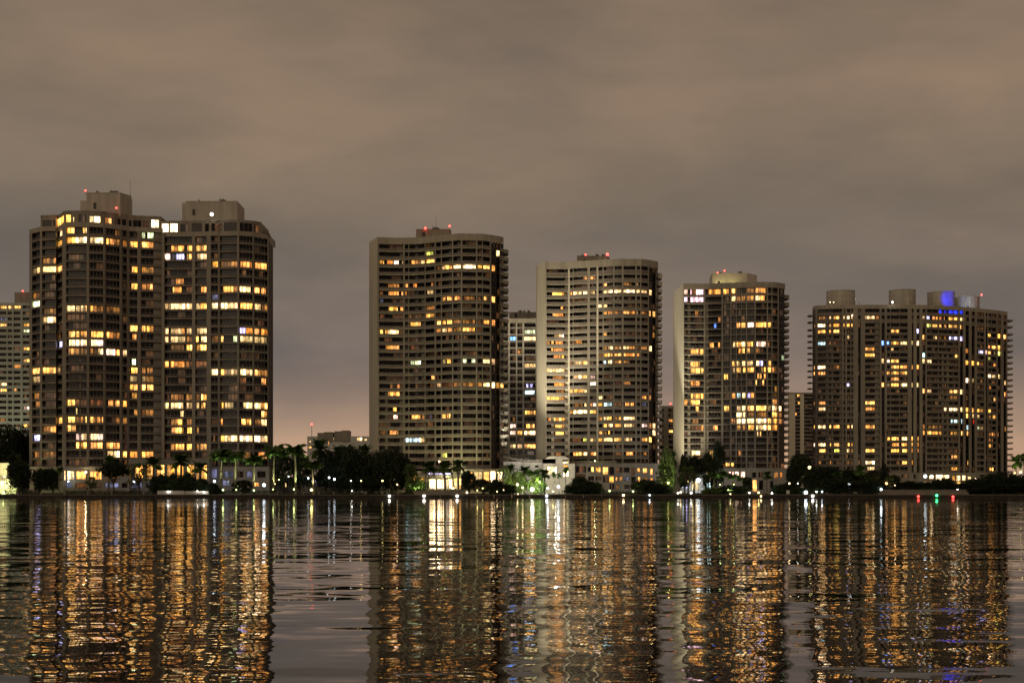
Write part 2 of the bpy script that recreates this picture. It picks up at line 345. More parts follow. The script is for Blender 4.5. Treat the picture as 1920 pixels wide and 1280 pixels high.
def block(root, wins, D, u0, u1, yt, yb, depth, holes, m='wall', name='podium', seed=3, frame='dmull', d=.35, prof=None):
    """a wall with real openings at distance D, its roof and sides; holes in photo pixels"""
    pr = prof or [(u0, D), (u1, D)]; z1 = zy(yt, D); z0 = GZ-.3 if yb is None else zy(yb, D); rnd = random.Random(seed)
    us = sorted({u0, u1, *[h[0] for h in holes], *[h[1] for h in holes]}); H = [(h[0], h[1], zy(h[3], D), min(zy(h[2], D), z1-.1), h[4]) for h in holes]
    H = [(a, b, max(c, z0+.1), e, f) for a, b, c, e, f in H]
    zz = sorted({z0, z1, *[h[2] for h in H], *[h[3] for h in H]}); mb = MB()
    for a, b in zip(us, us[1:]):
        for c, e in zip(zz, zz[1:]):
            mu_, mz = (a+b)/2, (c+e)/2
            if any(h[0] < mu_ < h[1] and h[2] < mz < h[3] for h in H): continue
            P = [(X(u, interp(pr, u)), interp(pr, u)) for u in (a, b)]
            mb.face([(P[0][0],P[0][1],c),(P[1][0],P[1][1],c),(P[1][0],P[1][1],e),(P[0][0],P[0][1],e)], M[m])
    for a, b, c, e, f in H:
        (xa, ya), (xb, yb_) = [(X(u, interp(pr, u)), interp(pr, u)) for u in (a, b)]
        for q in (((xa,ya,c),(xa,ya+d,c),(xa,ya+d,e),(xa,ya,e)), ((xb,yb_,e),(xb,yb_+d,e),(xb,yb_+d,c),(xb,yb_,c)), ((xa,ya,e),(xa,ya+d,e),(xb,yb_+d,e),(xb,yb_,e)), ((xa,ya,c),(xb,yb_,c),(xb,yb_+d,c),(xa,ya+d,c))): mb.face(q, M[m])
        wins.append(window(pr, a, b, c, e, d-.02, [(a, b, f)] if f != 'd' else [], rnd, frame, 1.5))
    P = line(pr, u0, u1, 400); xs = [p[0] for p in P]
    poly = [(x, y) for x, y in P] + [(xs[-1], P[-1][1]+depth), (xs[0], P[0][1]+depth)]
    n = len(P); q = poly[n-1:]+[poly[0]]
    for a, b in zip(q, q[1:]): mb.face([(a[0],a[1],z0),(b[0],b[1],z0),(b[0],b[1],z1),(a[0],a[1],z1)], M[m])
    mb.face([(x, y, z1) for x, y in poly], M['roof'])
    mb.sweep([(x, y) for x, y in P], z1-.35, z1+.25, -.12, .25, M[m])
    return mb.build(name, root)
def boxpart(root, u0, u1, yt, yb, D, depth, m='wall', name='penthouse', side=None, trim=True):
    """roof box with a front, optional angled side (u, D)"""
    z0, z1 = zy(yb, D)-2.5, zy(yt, D); x0, x1 = X(u0, D), X(u1, D); mb = MB()
    poly = [(x0, D), (x1, D)] + ([(X(side[0], side[1]), side[1])] if side else []) + [(x1 if not side else X(side[0], side[1])-2, D+depth), (x0+.5, D+depth)]
    mb.prism(poly, z0, z1, M[m])
    if trim:
        mb.sweep([p for p in poly[:3 if side else 2]], z1-.3, z1+.12, -.08, .3, M[m])
    o = mb.build(name, root); rr = random.Random(int(u0*7)); xm0, xm1 = poly[0][0]+1, poly[1][0]-2
    if xm1-xm0 > 6:
        for q in range(4):
            xx = rr.uniform(xm0, xm1); s = rr.uniform(.5,1.1); v = MB(); v.box(xx, xx+s*1.3, D+.8, D+.8+s, z1+.02, z1+.25+s*.6, M['metal']); v.box(xx+.1, xx+.25, D+.9, D+1.05, z1+.2, z1+.5+s, M['metal']); v.build('roof_vent', root)
        v = MB(); v.box(xm0+1.5, xm0+2.6, D-.06, D+.05, z0+2.5, z0+4.8, M['dmull']); v.build('louvres', root)
    return o
def beacon(root, u, y, D, col='red', r=.42, mast=1.6):
    z = zy(y, D); p = MB(); p.tube([(X(u, D), D, z-mast), (X(u, D), D, z)], [.07, .05], M['metal'], 6); b = p.build('beacon', root)
    g = MB(); g.ball((X(u, D), D, z), r, LAMP[col], 10); g.build('lamp_glass', b)
LAMP = dict(red=emis('red_beacon', (1,.05,.04), 6), white=emis('white_lamp', (1,.95,.82), 9), cool=emis('cool_white_lamp', (.82,.92,1), 9), warm=emis('warm_lamp', (1,.7,.35), 8),
            yellow=emis('yellow_lamp', (1,.82,.25), 8), green=emis('green_marker_lamp', (.05,1,.3), 6), redm=emis('red_marker_lamp', (1,.05,.04), 5), orange=emis('orange_lamp', (1,.45,.18), 9), greeny=emis('lime_lamp', (.8,1,.3), 7))
def crop(x0, y0, s, *rows): return [(x0+r[0]/s, x0+r[1]/s, y0+r[2]/s, r[3]) for r in rows]
# ---------------------------------------------------------------- where the lights are on: (x0, x1, y, kind) read from enlargements
def rows(s):
    out = []
    for t in s.split():
        a, b, y, c = t.split(','); out.append((float(a), float(b), float(y), c))
    return out
def C_(x0, y0, s, txt): return crop(x0, y0, s, *rows(txt))
LT1 = (C_(50,420,8,"595,700,90,Y 830,850,110,Y 870,890,110,y 490,540,120,W 455,530,270,Y 590,720,240,Y 720,900,240,X 935,1160,235,W 1165,1215,240,Y 1215,1290,245,O 1290,1390,260,o 1415,1485,285,O 1320,1390,130,o 230,435,560,o 80,200,690,y 230,440,695,W 465,535,660,Y 90,180,1070,o 90,180,1200,G 370,410,805,o")
 + C_(50,570,8,"545,575,60,Y 600,710,60,W 730,870,60,y 870,900,60,Y 945,990,55,Y 1000,1395,55,o 245,440,110,o 240,290,240,y 300,440,240,W 540,575,450,y 620,715,440,Y 735,895,440,Y 955,1135,435,Y 1190,1225,450,Y 1230,1390,450,o 480,530,595,V 625,715,565,W 725,900,565,X 955,1040,565,W 1040,1135,565,p 615,690,690,O 695,880,680,o 880,905,690,y 940,980,695,o 1060,1140,700,W 1185,1310,710,p 1310,1385,710,Y 1420,1510,730,W 80,190,1000,Y 220,445,990,Y 455,490,1010,y 85,185,1125,y")
 + C_(50,720,8,"105,175,175,o 120,200,290,o 605,710,265,Y 730,900,275,r 940,1150,270,r 1215,1300,270,O 1320,1395,275,Y 1415,1495,280,Y 728,745,410,y 470,540,530,Y 610,710,530,Y 730,870,525,o 870,900,510,Y 945,1000,520,Y 1000,1100,525,o 1115,1140,525,O 1330,1390,530,o 1430,1495,530,o 605,720,655,Y 240,345,670,o 345,445,670,O 100,185,815,V 730,820,780,p 820,895,780,W 950,1040,785,W 1040,1135,785,p 730,890,910,Y 950,1045,905,O 1050,1120,905,Y 1185,1280,920,Y 1290,1400,920,O 1200,1300,1045,y 1305,1390,1045,X 1415,1495,1055,Y 110,170,1060,o 235,430,1060,o")
 + C_(220,420,5.565,"235,280,120,G 310,375,125,G 375,440,125,y 115,205,210,Y 245,300,215,Y 300,370,215,O 145,205,480,O 245,370,480,o 140,205,645,Y 245,290,655,O 300,360,655,O 120,205,1085,Y 245,290,1085,Y 300,370,1090,Y 150,190,1185,O")
 + C_(220,640,4.414,"115,145,180,G 110,160,240,Y 195,225,240,O 240,285,240,o 95,155,300,y 200,230,300,y 235,290,300,o 95,160,375,Y 195,230,380,Y 240,290,375,Y 115,155,455,Y 130,160,580,Y 195,290,580,o 90,160,930,O 195,230,935,Y 235,290,930,O"))
LT1R = (C_(300,420,8,"160,255,345,O 265,350,350,Y 400,470,350,Y 540,580,355,Y 580,620,355,o 625,685,350,Y 75,140,470,p 170,240,480,v 240,350,490,V 395,465,490,Y 545,605,495,y 610,690,490,W 780,865,605,Y 910,1150,600,o 1200,1370,610,O 1420,1500,620,O 1505,1590,630,Y 230,345,870,O 185,240,960,Y 240,310,960,O 390,480,965,r 610,690,985,O 945,1090,985,Y 1100,1165,970,O 1185,1345,970,W 1410,1480,985,Y 1510,1575,995,O 770,880,1100,v 60,130,1220,y 135,370,1215,W 390,480,1215,W 530,590,1220,W 600,700,1220,Y 760,875,1230,X 910,955,1220,W 960,1160,1215,W 1200,1375,1220,Y 1415,1500,1230,y 1520,1600,1230,o")
 + C_(300,570,8,"75,115,380,W 155,320,380,y 320,355,380,Y 395,465,385,y 545,600,390,y 605,690,400,W 1190,1270,390,V 1280,1385,390,O 1410,1480,400,O 1510,1610,400,O 65,115,505,W 150,375,500,y 395,480,505,o 535,565,510,Y 610,695,510,W 770,870,510,o 910,940,515,Y 1095,1145,515,G 1200,1375,510,W 1410,1500,520,y 1510,1590,530,y 160,350,630,o 390,475,635,Y 545,685,640,Y 70,120,875,Y 150,350,880,O 350,480,880,o 530,690,880,r 765,870,1015,W 910,960,1010,Y 965,1090,1015,y 1095,1150,1010,y 1200,1375,1010,W 1410,1500,1015,Y 1510,1600,1020,o 1515,1580,1150,O 1190,1280,1130,r")
 + C_(300,720,8,"160,340,180,o 390,470,185,o 540,590,185,o 610,685,190,Y 75,120,305,W 155,335,305,W 390,415,305,W 415,470,305,y 540,575,305,y 610,670,310,Y 920,940,310,Y 965,1090,305,y 1240,1375,310,W 1410,1505,310,W 1510,1600,310,Y 295,345,430,y 1515,1595,445,Y 160,235,550,o 240,330,555,Y 395,460,550,o 770,870,560,r 905,930,575,O 1215,1275,555,Y 1280,1355,560,Y 1420,1500,560,o 1510,1590,565,W 165,240,680,O 240,340,680,Y 400,465,680,Y 545,570,670,o 890,960,805,Y 960,1160,805,W 1185,1385,805,X 1400,1490,805,X 1500,1620,810,W 795,815,800,o 155,230,930,o 230,350,940,Y 395,465,950,Y 545,590,930,o 600,690,940,Y 1250,1350,1040,o 1470,1590,1050,O"))
LT2 = (C_(700,430,7.385,"735,825,365,g 80,140,465,Y 185,270,455,O 280,345,455,p 390,405,470,y 520,570,455,O 570,640,460,o 655,720,460,W 735,850,460,Y 930,990,545,y 1000,1090,545,Y 1105,1210,540,W 1232,1420,540,X 1440,1505,545,Y 1515,1610,545,Y 1620,1685,565,Y 1690,1750,335,W 200,350,790,o 430,470,800,O 550,595,810,O 800,830,800,O 80,125,890,o 205,345,890,O 385,410,900,O 425,460,900,O 745,825,905,y 80,130,985,v 945,1000,980,Y 1020,1085,980,O 1125,1205,975,O 1250,1400,970,o 1440,1485,975,o 1530,1570,980,Y 1630,1685,1010,Y 210,330,1110,Y 370,410,1100,O 720,840,1090,o")
 + C_(700,580,7.385,"725,840,100,Y 85,145,100,r 515,650,220,Y 880,935,205,Y 950,1000,195,Y 1020,1090,190,Y 1105,1210,185,o 1240,1400,190,o 1440,1490,195,o 1530,1600,180,O 1630,1685,205,O 90,130,320,Y 160,190,320,Y 195,345,320,W 370,400,310,o 870,935,305,o 940,1010,300,W 1030,1090,300,O 1105,1180,290,o 1190,1220,325,Y 1235,1400,315,Y 1440,1500,300,r 165,350,520,O 190,240,520,Y 510,640,540,r 515,650,765,G 960,1000,735,y 1020,1070,735,Y 1240,1290,735,G 1360,1410,735,G 1520,1610,725,W 1630,1690,745,W 800,845,950,O 880,935,1065,y 950,1090,1050,r 1105,1210,1050,o 1240,1420,1055,o 1440,1500,1050,o 1525,1612,1045,W 1630,1685,1065,W 1695,1750,1065,Y 1760,1800,1070,Y 230,250,1080,o 330,355,1085,O 200,355,1160,Y")
 + C_(700,730,7.385,"270,315,285,Y 275,330,385,p 525,645,375,Y 670,705,385,O 780,800,370,v 950,1000,375,Y 1015,1060,375,Y 215,340,605,O 90,150,590,o 430,500,710,c 500,640,710,c 640,720,710,W 945,1015,915,g"))
LT3 = (C_(1000,480,7.68,"725,775,335,O 795,895,330,O 1010,1065,430,O 1310,1420,410,o 1490,1515,435,y 275,445,555,Y 540,560,550,O 580,705,550,W 725,780,555,W 820,890,550,y 1010,1065,530,W 1075,1155,520,X 1165,1270,520,W 1305,1465,525,X 1490,1540,525,W 1560,1640,520,W 1660,1710,545,W 400,430,770,Y 940,1000,740,W 1012,1065,735,W 305,430,845,O 280,295,870,y 1018,1065,830,Y 1085,1145,830,O 1175,1275,825,o 1305,1460,820,O 1490,1510,810,y 1560,1640,820,o 1655,1695,865,Y 1710,1760,860,Y 305,440,1150,y 390,440,1165,p 1010,1065,1135,Y 1725,1750,1160,o")
 + C_(1000,620,7.68,"195,240,150,o 265,290,175,Y 325,430,165,O 615,700,175,O 265,285,265,Y 300,445,270,O 1020,1070,255,o 1085,1150,255,W 1180,1230,250,o 1240,1280,250,W 1305,1380,255,y 1380,1470,260,o 1500,1640,265,o 1660,1710,270,W 300,380,365,O 380,440,370,Y 940,1000,365,o 1015,1070,360,Y 1080,1165,360,Y 1175,1275,360,Y 1310,1460,360,O 1490,1530,360,O 530,560,465,o 595,710,470,y 725,790,470,Y 1015,1050,460,c 1080,1135,460,W 1180,1230,455,o 1235,1290,455,Y 1310,1390,450,o 185,520,565,W 285,440,660,o 585,710,680,W 725,790,670,Y 825,895,690,p 305,445,770,O 825,900,765,p 1180,1280,750,r 1310,1400,740,o 330,440,870,o 535,570,880,O 590,710,870,Y 720,790,870,W 190,250,970,Y 255,450,970,Y 945,1010,965,W 1570,1630,960,O 1660,1700,970,o 600,710,1065,o 735,770,1070,y 820,870,1070,O 870,930,1070,p 940,1005,1065,Y 1020,1070,1070,c 1085,1135,1070,c 1180,1280,1060,r 1330,1390,1065,O 1410,1450,1060,O 1570,1630,1070,v 525,590,1180,Y 590,710,1180,X 725,790,1180,W 820,925,1180,Y")
 + C_(1000,770,7.68,"210,250,120,O 265,460,120,Y 940,1000,130,o 1005,1065,105,W 1070,1130,110,Y 1180,1240,115,o 1240,1280,120,Y 1310,1465,110,W 315,450,220,Y 460,515,220,o 1020,1070,220,Y 1085,1165,215,W 1180,1240,215,O 1240,1280,225,Y 1315,1470,210,y 1570,1645,220,p 1675,1705,220,o 1712,1770,230,W 320,440,320,Y 955,1005,320,Y 1030,1060,315,o 1085,1110,320,Y 1720,1765,325,W 530,690,425,r 725,785,425,g 825,910,425,y 935,1000,430,Y 1015,1075,425,W 1085,1165,425,W 1175,1285,425,Y 1315,1430,425,y 1570,1650,425,Y 1665,1720,430,Y 320,400,620,o 580,710,620,Y 725,790,630,W 830,915,630,O 1180,1280,625,o 1340,1440,615,O 1590,1640,620,o"))
LT4 = (C_(1260,500,8,"180,255,380,p 255,295,375,P 300,370,380,o 370,490,370,P 500,555,370,W 560,720,385,O 725,860,380,Y 890,955,375,Y 1130,1240,370,o 1250,1410,370,O 170,490,490,P 890,955,485,W 975,1180,480,o 1185,1240,475,Y 1250,1330,470,W 1330,1400,460,O 355,400,700,O 700,740,790,o 640,670,890,B 970,1030,880,O 1045,1110,885,Y 1145,1240,885,p 1260,1420,870,Y 1440,1500,870,Y 190,215,980,o 575,635,1170,Y 700,725,1180,O 925,960,1165,W 970,1040,1165,Y 1050,1120,1160,W 1130,1220,1160,Y 1280,1410,1155,p 1430,1475,1150,o")
 + C_(1260,640,8,"290,420,150,O 430,485,150,Y 1010,1040,135,O 1055,1095,135,Y 1130,1175,140,Y 1270,1330,130,o 285,425,335,Y 290,425,440,Y 445,485,440,Y 910,960,345,Y 980,1030,330,y 1060,1120,330,W 1135,1220,325,W 1275,1310,350,W 1315,1370,345,V 1460,1490,330,Y 1650,1690,240,G 920,950,440,y 975,1040,425,Y 1075,1115,430,Y 1140,1250,425,Y 1350,1370,440,Y 1390,1410,440,Y 1450,1490,440,Y 1510,1580,425,o 790,810,520,Y 825,845,520,Y 1290,1310,515,Y 1325,1350,515,Y 1385,1410,515,Y 290,425,620,O 1250,1280,640,Y 1370,1390,640,Y 1425,1440,640,Y 1550,1580,690,Y 290,425,820,Y 440,490,815,Y 910,965,810,O 985,1050,810,c 1065,1120,805,W 1145,1180,810,V 1190,1245,810,O 190,290,900,O 300,420,905,Y 570,665,900,o 1520,1585,900,O 365,410,1015,Y 790,860,1020,Y 985,1050,1000,W 1060,1120,1000,W 1145,1250,995,Y 1275,1425,1000,Y 1450,1490,1000,y 1510,1595,1015,W 1605,1645,1020,W 975,1055,1100,X 1080,1125,1105,W 1155,1240,1095,o 1280,1420,1085,o 1510,1590,1095,Y 1610,1650,1100,O 310,400,1215,o 890,915,1200,O 915,975,1200,o 980,1055,1200,X 1060,1130,1200,X 1135,1240,1200,W 1270,1430,1200,X 1440,1510,1200,Y 1520,1590,1200,Y 1610,1650,1200,O")
 + C_(1260,780,8,"300,430,180,r 440,490,180,O 620,690,180,O 985,1050,185,Y 1070,1130,180,O 1155,1240,180,Y 1275,1425,180,W 1445,1490,180,Y 1520,1590,175,O 1285,1305,270,y 1330,1350,270,Y 305,425,565,W 575,675,560,Y 695,750,560,Y 300,440,640,O 445,515,640,o 580,690,650,O 1000,1060,560,o"))
LT5 = (C_(1510,530,9.6,"255,375,620,o 420,490,605,W 500,665,605,Y 680,730,605,W 740,870,600,X 1070,1270,610,W 1275,1335,600,o 150,180,760,Y 220,380,760,X 435,490,745,Y 500,625,750,O 680,730,740,Y 745,810,740,Y 825,862,740,Y 940,1000,745,r 240,370,865,Y 440,480,860,O 510,620,855,Y 1545,1695,860,O 770,800,970,y 235,375,1080,c 440,660,1080,r 1370,1435,1075,B 1470,1520,1070,B 1550,1700,1065,Y 1720,1855,1065,W 1885,1920,1070,W 1095,1250,1185,O 1555,1600,1190,y")
 + C_(1710,530,9.6,"0,40,1070,W 80,145,1075,W 190,240,630,W 275,330,640,V 385,425,640,O 445,600,635,O 670,830,640,Y 860,920,650,W 500,840,505,b 870,920,515,b 260,370,760,g 385,635,760,Y 675,740,780,Y 750,830,775,Y 865,920,780,O 90,130,865,V 190,230,985,Y 400,460,985,y 470,640,980,o 685,745,990,V 750,840,1000,V 870,915,990,V 1370,1430,945,Y 1560,1600,975,Y 1660,1695,970,Y 1370,1420,1165,O 1445,1535,1165,Y 1560,1610,1165,Y 975,1020,1210,O")
 + C_(1510,650,9.6,"1140,1250,35,O 1080,1270,140,Y 150,200,350,Y 230,390,345,X 460,620,340,o 240,380,460,O 150,185,470,Y 1370,1440,240,W 1480,1530,240,p 1555,1690,240,Y 1560,1700,340,Y 1720,1770,340,Y 1785,1855,350,O 1465,1870,455,Y 1560,1700,550,O 760,800,675,V 1380,1445,685,O 1485,1540,685,y 1560,1705,680,Y 1730,1865,680,W 255,385,990,O 1095,1275,995,Y 250,380,1105,W 1100,1270,1105,O 165,190,990,o")
 + C_(1710,650,9.6,"0,30,360,O 95,145,355,O 0,50,670,W 95,155,675,W 195,240,155,c 190,250,250,W 285,380,260,W 790,835,155,O 205,250,790,Y 295,375,790,y 690,850,810,Y 875,940,815,W 700,830,915,o 975,1020,65,O 975,1030,280,Y 1080,1135,280,Y 1170,1220,290,Y 1225,1310,290,o 1220,1290,90,V 1330,1360,100,p 1375,1440,110,Y 1490,1525,120,y 1565,1610,120,g 1380,1425,215,g 1480,1530,320,O 985,1035,600,p 1095,1140,600,y 1230,1280,610,o 1375,1550,540,W 1570,1620,540,W 1410,1450,735,O 1680,1710,650,y 1680,1710,870,O 1485,1545,970,Y 590,650,1130,W 685,865,1135,X 885,950,1135,W 985,1050,1135,Y 1095,1150,1135,Y 1190,1235,1135,Y 1240,1310,1140,o 1390,1450,1160,Y 990,1045,1225,Y")
 + C_(1510,770,7.53,"120,160,220,Y 190,310,220,W 350,395,220,Y 410,510,220,Y 605,650,215,Y 665,690,215,W 865,1000,225,O 1170,1230,395,Y 1235,1340,390,Y 1370,1475,395,W 130,155,470,p 195,315,470,W 360,400,470,Y 415,505,460,O 560,595,475,Y 605,655,475,Y 665,690,470,Y 1235,1340,475,O 1370,1480,480,Y 205,305,560,Y 370,395,560,Y 420,520,555,g 560,595,555,Y 600,655,555,W 665,700,555,Y 865,1010,560,Y 1225,1350,565,Y 1380,1475,565,Y 565,600,650,Y 200,230,720,o 360,390,725,O 600,690,720,o 865,1020,725,X 880,1005,820,W 1300,1350,735,o 1375,1475,735,Y")
 + C_(1710,770,7.53,"780,825,75,Y 865,905,75,y 935,970,70,y 165,205,220,O 245,320,230,o 320,440,230,o 165,210,310,Y 230,400,315,Y 410,445,335,Y 555,680,320,Y 705,745,325,Y 785,815,325,O 560,670,155,c 705,735,150,c 780,825,250,c 935,970,250,G 980,1030,250,y 875,915,165,R 1155,1220,95,Y 1100,1130,90,o 1100,1150,335,O 1155,1230,340,o 1100,1155,415,o 1100,1145,500,Y 1325,1360,285,Y 0,50,395,Y 90,130,395,Y 5,50,480,Y 90,130,480,O 5,50,565,O 90,130,570,O 10,50,740,O 100,130,740,o 570,680,655,O 795,835,750,Y 880,910,750,y 575,610,825,Y 625,690,835,Y 720,755,835,y 880,925,825,Y 1110,1160,840,Y 1345,1370,850,y"))

# ---------------------------------------------------------------- tower one: the wide pair-winged block on the left
T1 = thing('apartment_tower', (X(280,507), 512, GZ), 'widest and nearest tower at the left, twin curved wings under two roof boxes', 'apartment tower', 'tall waterfront apartment towers')
W1 = []
prof1 = [(55,522),(60,520),(75,516),(79,515.5),(105,514.5),(107.3,516),(116.5,511),(117.5,508),(124,507),(162,506.6),(193,508),(197,508.6),(224,512),(237,514),(242,515),(257,516),(287,517),(304.5,518)]
ysL = [431.4+ (0 if i == 0 else 1.9+16.03*i-.0) for i in range(28)]
b1 = [(60.5,74.5),(79,104.6),(107.6,116.3),(124,162.3),(167.2,193),(197.4,223.7),(228.6,237.4),(242.2,257.2),(264.2,286.8)]
p1 = [(55,60.2),(75,78.8),(104.8,107.4),(116.6,123.8),(162.5,167),(193.2,197.2),(224,228.3),(237.7,242),(257.5,264),(302.8,308)]
zs1, zt1 = wing(T1, W1, prof1, 143, ysL, b1, 55, 304.5, LT1, wo=2.25, rec=1.05, piers=p1, walls=[(287,302.8,0,27),(148,150,6,27)], top=1.7, style='rail', frame='mull', band='band1', edge='band1', pier='wall',
     se=.7, base=zy(876,507), seed=11, back=[(304.5,545),(64,545)])
prof1r = [(304.5,524.5),(360,524),(387,523.5),(395,522.5),(408,522.5),(413,523),(446,522),(473,524),(501,529),(503,531),(511,547)]
prof1r = [(u, d*.989) for u, d in prof1r]
ysR = [448+15.55*(i-1) for i in range(1, 29)]
b1r = [(307.8,318),(318.5,346.5),(347.5,359.8),(366.3,387.2),(395.7,408),(412.6,444.8),(448,473),(476,501.2),(503.6,506),(508,510.3)]
p1r = [(360,366),(387.4,395.4),(408.4,412.3),(445,447.8),(473.3,475.8),(501.4,503.4),(506.2,507.8)]
zs1r, zt1r = wing(T1, W1, prof1r, 430, ysR, b1r, 304.5, 511, LT1R, wo=2.25, rec=1.05, piers=p1r, top=1.7, style='rail', frame='mull', band='band1', edge='band1', pier='wall', se=.7, base=zy(876,517), seed=12, back=[(511.5,552),(305,550)])
# set-back penthouse storeys
def setback(root, wins, prof, off, u0, u1, zb, zt, holes, m='wall', depth=16, frame='mull', seed=5):
    pr = [(u0, interp(prof, u0)+off)] + [(a, b+off) for a, b in prof if u0 < a < u1] + [(u1, interp(prof, u1)+off)]
    Dm = interp(pr, (u0+u1)/2); block(root, wins, Dm, u0, u1, HOR-(zt-EYE)*F/Dm, HOR-(zb-EYE)*F/Dm, depth, [(a, b, HOR-(zb+c-EYE)*F/Dm*1.0, HOR-(zb+e-EYE)*F/Dm, k) for a, b, e, c, k in holes], m, 'penthouse_storey', seed, frame, .3, pr)
h = zt1-.7
setback(T1, W1, prof1, 2.2, 76, 303, h, h+5.0, [(79.5,97,.4,3.4,'d'),(99,104.5,.4,3.4,'d'),(108,120,.4,3.9,'Y'),(123,133,.4,3.9,'Y'),(136,139,.4,3,'y'),(147,162,.4,3.9,'d'),(167,188,.4,3.4,'X'),(196,209,.5,3.2,'O'),(216,226,.5,3.4,'d'),(228,236,.5,3.4,'d'),(241,247,.5,3.4,'d'),(249,265,.5,3.5,'d'),(268,279,.5,3.4,'d'),(283,298,.5,4.0,'X')])
h = zt1r-.7
setback(T1, W1, prof1r, 2.2, 299, 490, h, h+5.0, [(301,316,.4,4.3,'X'),(318,333,.4,4.3,'X'),(338,355,.3,4.0,'d'),(359,379,.3,4.2,'d'),(384,392,.3,4.0,'d'),(396,416,.3,4.0,'d'),(420,444,.3,4.2,'d'),(449,473,.3,4.2,'d'),(476,486,.3,4.0,'d')])
setback(T1, W1, prof1r, 4.0, 488, 508, zt1r-.7, zt1r+1.9, [(491,500,.4,1.7,'d')], depth=10)
boxpart(T1, 162, 225, 361.5, 392, 514, 15, 'band3', side=(246, 520)); boxpart(T1, 150.5, 163, 376, 392, 517, 9, 'band3', trim=False)
boxpart(T1, 348, 445, 377.5, 404, 528, 14, 'band3'); boxpart(T1, 341.5, 350, 380, 404, 532, 10, 'band3', trim=False)
beacon(T1, 160, 357.5, 520, r=.36); beacon(T1, 218, 390, 511, r=.38)
beacon(T1, 397, 402, 516.5, 'white', r=.62, mast=1)
mb = MB(); mb.tube([(X(244,520),520,zy(372,520)),(X(244,520),520,zy(337,520))],[.1,.04],M['metal'],6); mb.build('antenna', T1)
# base with the tall lit lobby windows
block(T1, W1, 505, 116.6, 241, 876, None, 14, [(119.5,122.5,882,900,'W'),(125,139,882.5,898.5,'X'),(142.5,160.5,883,898,'Y'),(167.5,190.5,883,898.5,'Y'),(197,222,883,896,'o'),(229,237,879,893,'d'),(124,134,905,914,'v'),(141,162,905,914.5,'r'),(167,190,905,914.5,'d'),(196.5,222,905,914.5,'v'),(228,239,905,914,'d')], 'wall', 'lobby_base')
block(T1, W1, 509, 241.2, 392, 861.5, None, 20, [(252.5,268,871,898,'Y'),(274.5,288,871,898,'Y'),(293.5,308,871,898,'Y'),(312.5,327.5,871,898,'Y'),(331.5,344,871,898,'Y'),(350,364,871,898,'Y'),(367,373.5,871,898,'Y'),(376,388,871,898,'Y'),(245,266,905,914.5,'v'),(273,289,905,914.5,'d'),(350,372,905,914,'d')], 'wall', 'lobby_base')
block(T1, W1, 513.5, 392.2, 505, 876, None, 14, [(396,407.5,879,896,'v'),(420,437,883,895,'v'),(445,456,883,895,'d'),(462,473,883,895,'v'),(482,498,883,895,'d'),(417,430,900,911,'v'),(453,468,904,911.5,'O'),(474,486,904,911.5,'O')], 'wall', 'lobby_base')
block(T1, W1, 508, 56, 116.4, 876, None, 14, [(61,74,880,893,'d'),(80,104,880,893,'d')], 'wall', 'lobby_base')
emit_windows(T1, W1)

# ---------------------------------------------------------------- tower two
T2 = thing('apartment_tower', (X(820,550), 556, GZ), 'brown banded tower with a plain end wall and two red lamps, second from left', 'apartment tower', 'tall waterfront apartment towers')
W2 = []
prof2 = [(707,553.2),(740,554.6),(780,554),(800,552),(815,550),(840,547.2),(862,545.4),(903,546),(919,548),(937,551.5),(944,554)]
zs2, zt2 = wing(T2, W2, prof2, 730, [462+14.5*i for i in range(30)], [(710.7,755.4),(759.3,796),(798.2,814.4),(817.6,826.5),(828.7,847.6),(849.8,863.8),(866.9,892.2),(895.1,903.7),(905.2,918.2),(938.2,943.8)], 707, 944, LT2,
     wo=1.68, rec=2.0, piers=[(707.2,710.4),(755.7,759),(796.2,798),(814.7,817.4),(918.4,921)], thin=[(826.7,828.5),(847.8,849.6),(864,866.7),(892.4,894.9),(903.9,905.1),(766,767),(937.2,938)],
     walls=[(755.8,767,7,17),(790,797.5,7,17),(721,726.5,19,29),(749,755.6,19,29),(796,802.2,18,29),(749,755,0,1)], slots=[(921.2,928.6),(929.6,937)], top=2.6, seed=21, segs=[(707,921),(937,944)], segfrom=0, endwalls=[([(692,566),(694,563),(707.2,553)], None)], back=[(943,578),(709,578)])
tips(T2, zs2, 1.62, 943.6, 952.8, 556, 9)
boxpart(T2, 780, 843.5, 430, 446, 557, 12, 'wall', side=(846, 561))
beacon(T2, 797.5, 428, 556, r=.5); beacon(T2, 843, 424, 556, r=.45, mast=2.2)
mb = MB(); mb.tube([(X(817.5,560),560,zy(436,560)),(X(817.5,560),560,zy(406,560))],[.09,.04],M['metal'],6); mb.build('antenna', T2)
block(T2, W2, 541, 868, 944, 880, None, 10, [(872,876,884,905,'O'),(878.5,886,884,905,'Y'),(888.5,904,884,905,'W'),(906.5,917.5,884,905,'Y'),(919.5,929,883,907,'X'),(932,942,884,905,'X')], 'wall', 'lobby_base')
block(T2, W2, 546, 712, 867.8, 884, None, 10, [(730,742,896,912,'y'),(748,757,893,912,'Y'),(765,780,890,908,'Y'),(786,796,896,914,'Y'),(804,818,898,916,'X'),(819.5,834,898,916,'X'),(835.5,848,898,916,'X'),(850,858,896,916,'Y'),(860.5,866,896,916,'Y'),(800,812,886,889.6,'V'),(815,845,886,889.6,'V')], 'wall', 'lobby_base')  # wide entrance panes added to glow in place of a lit wall
emit_windows(T2, W2)
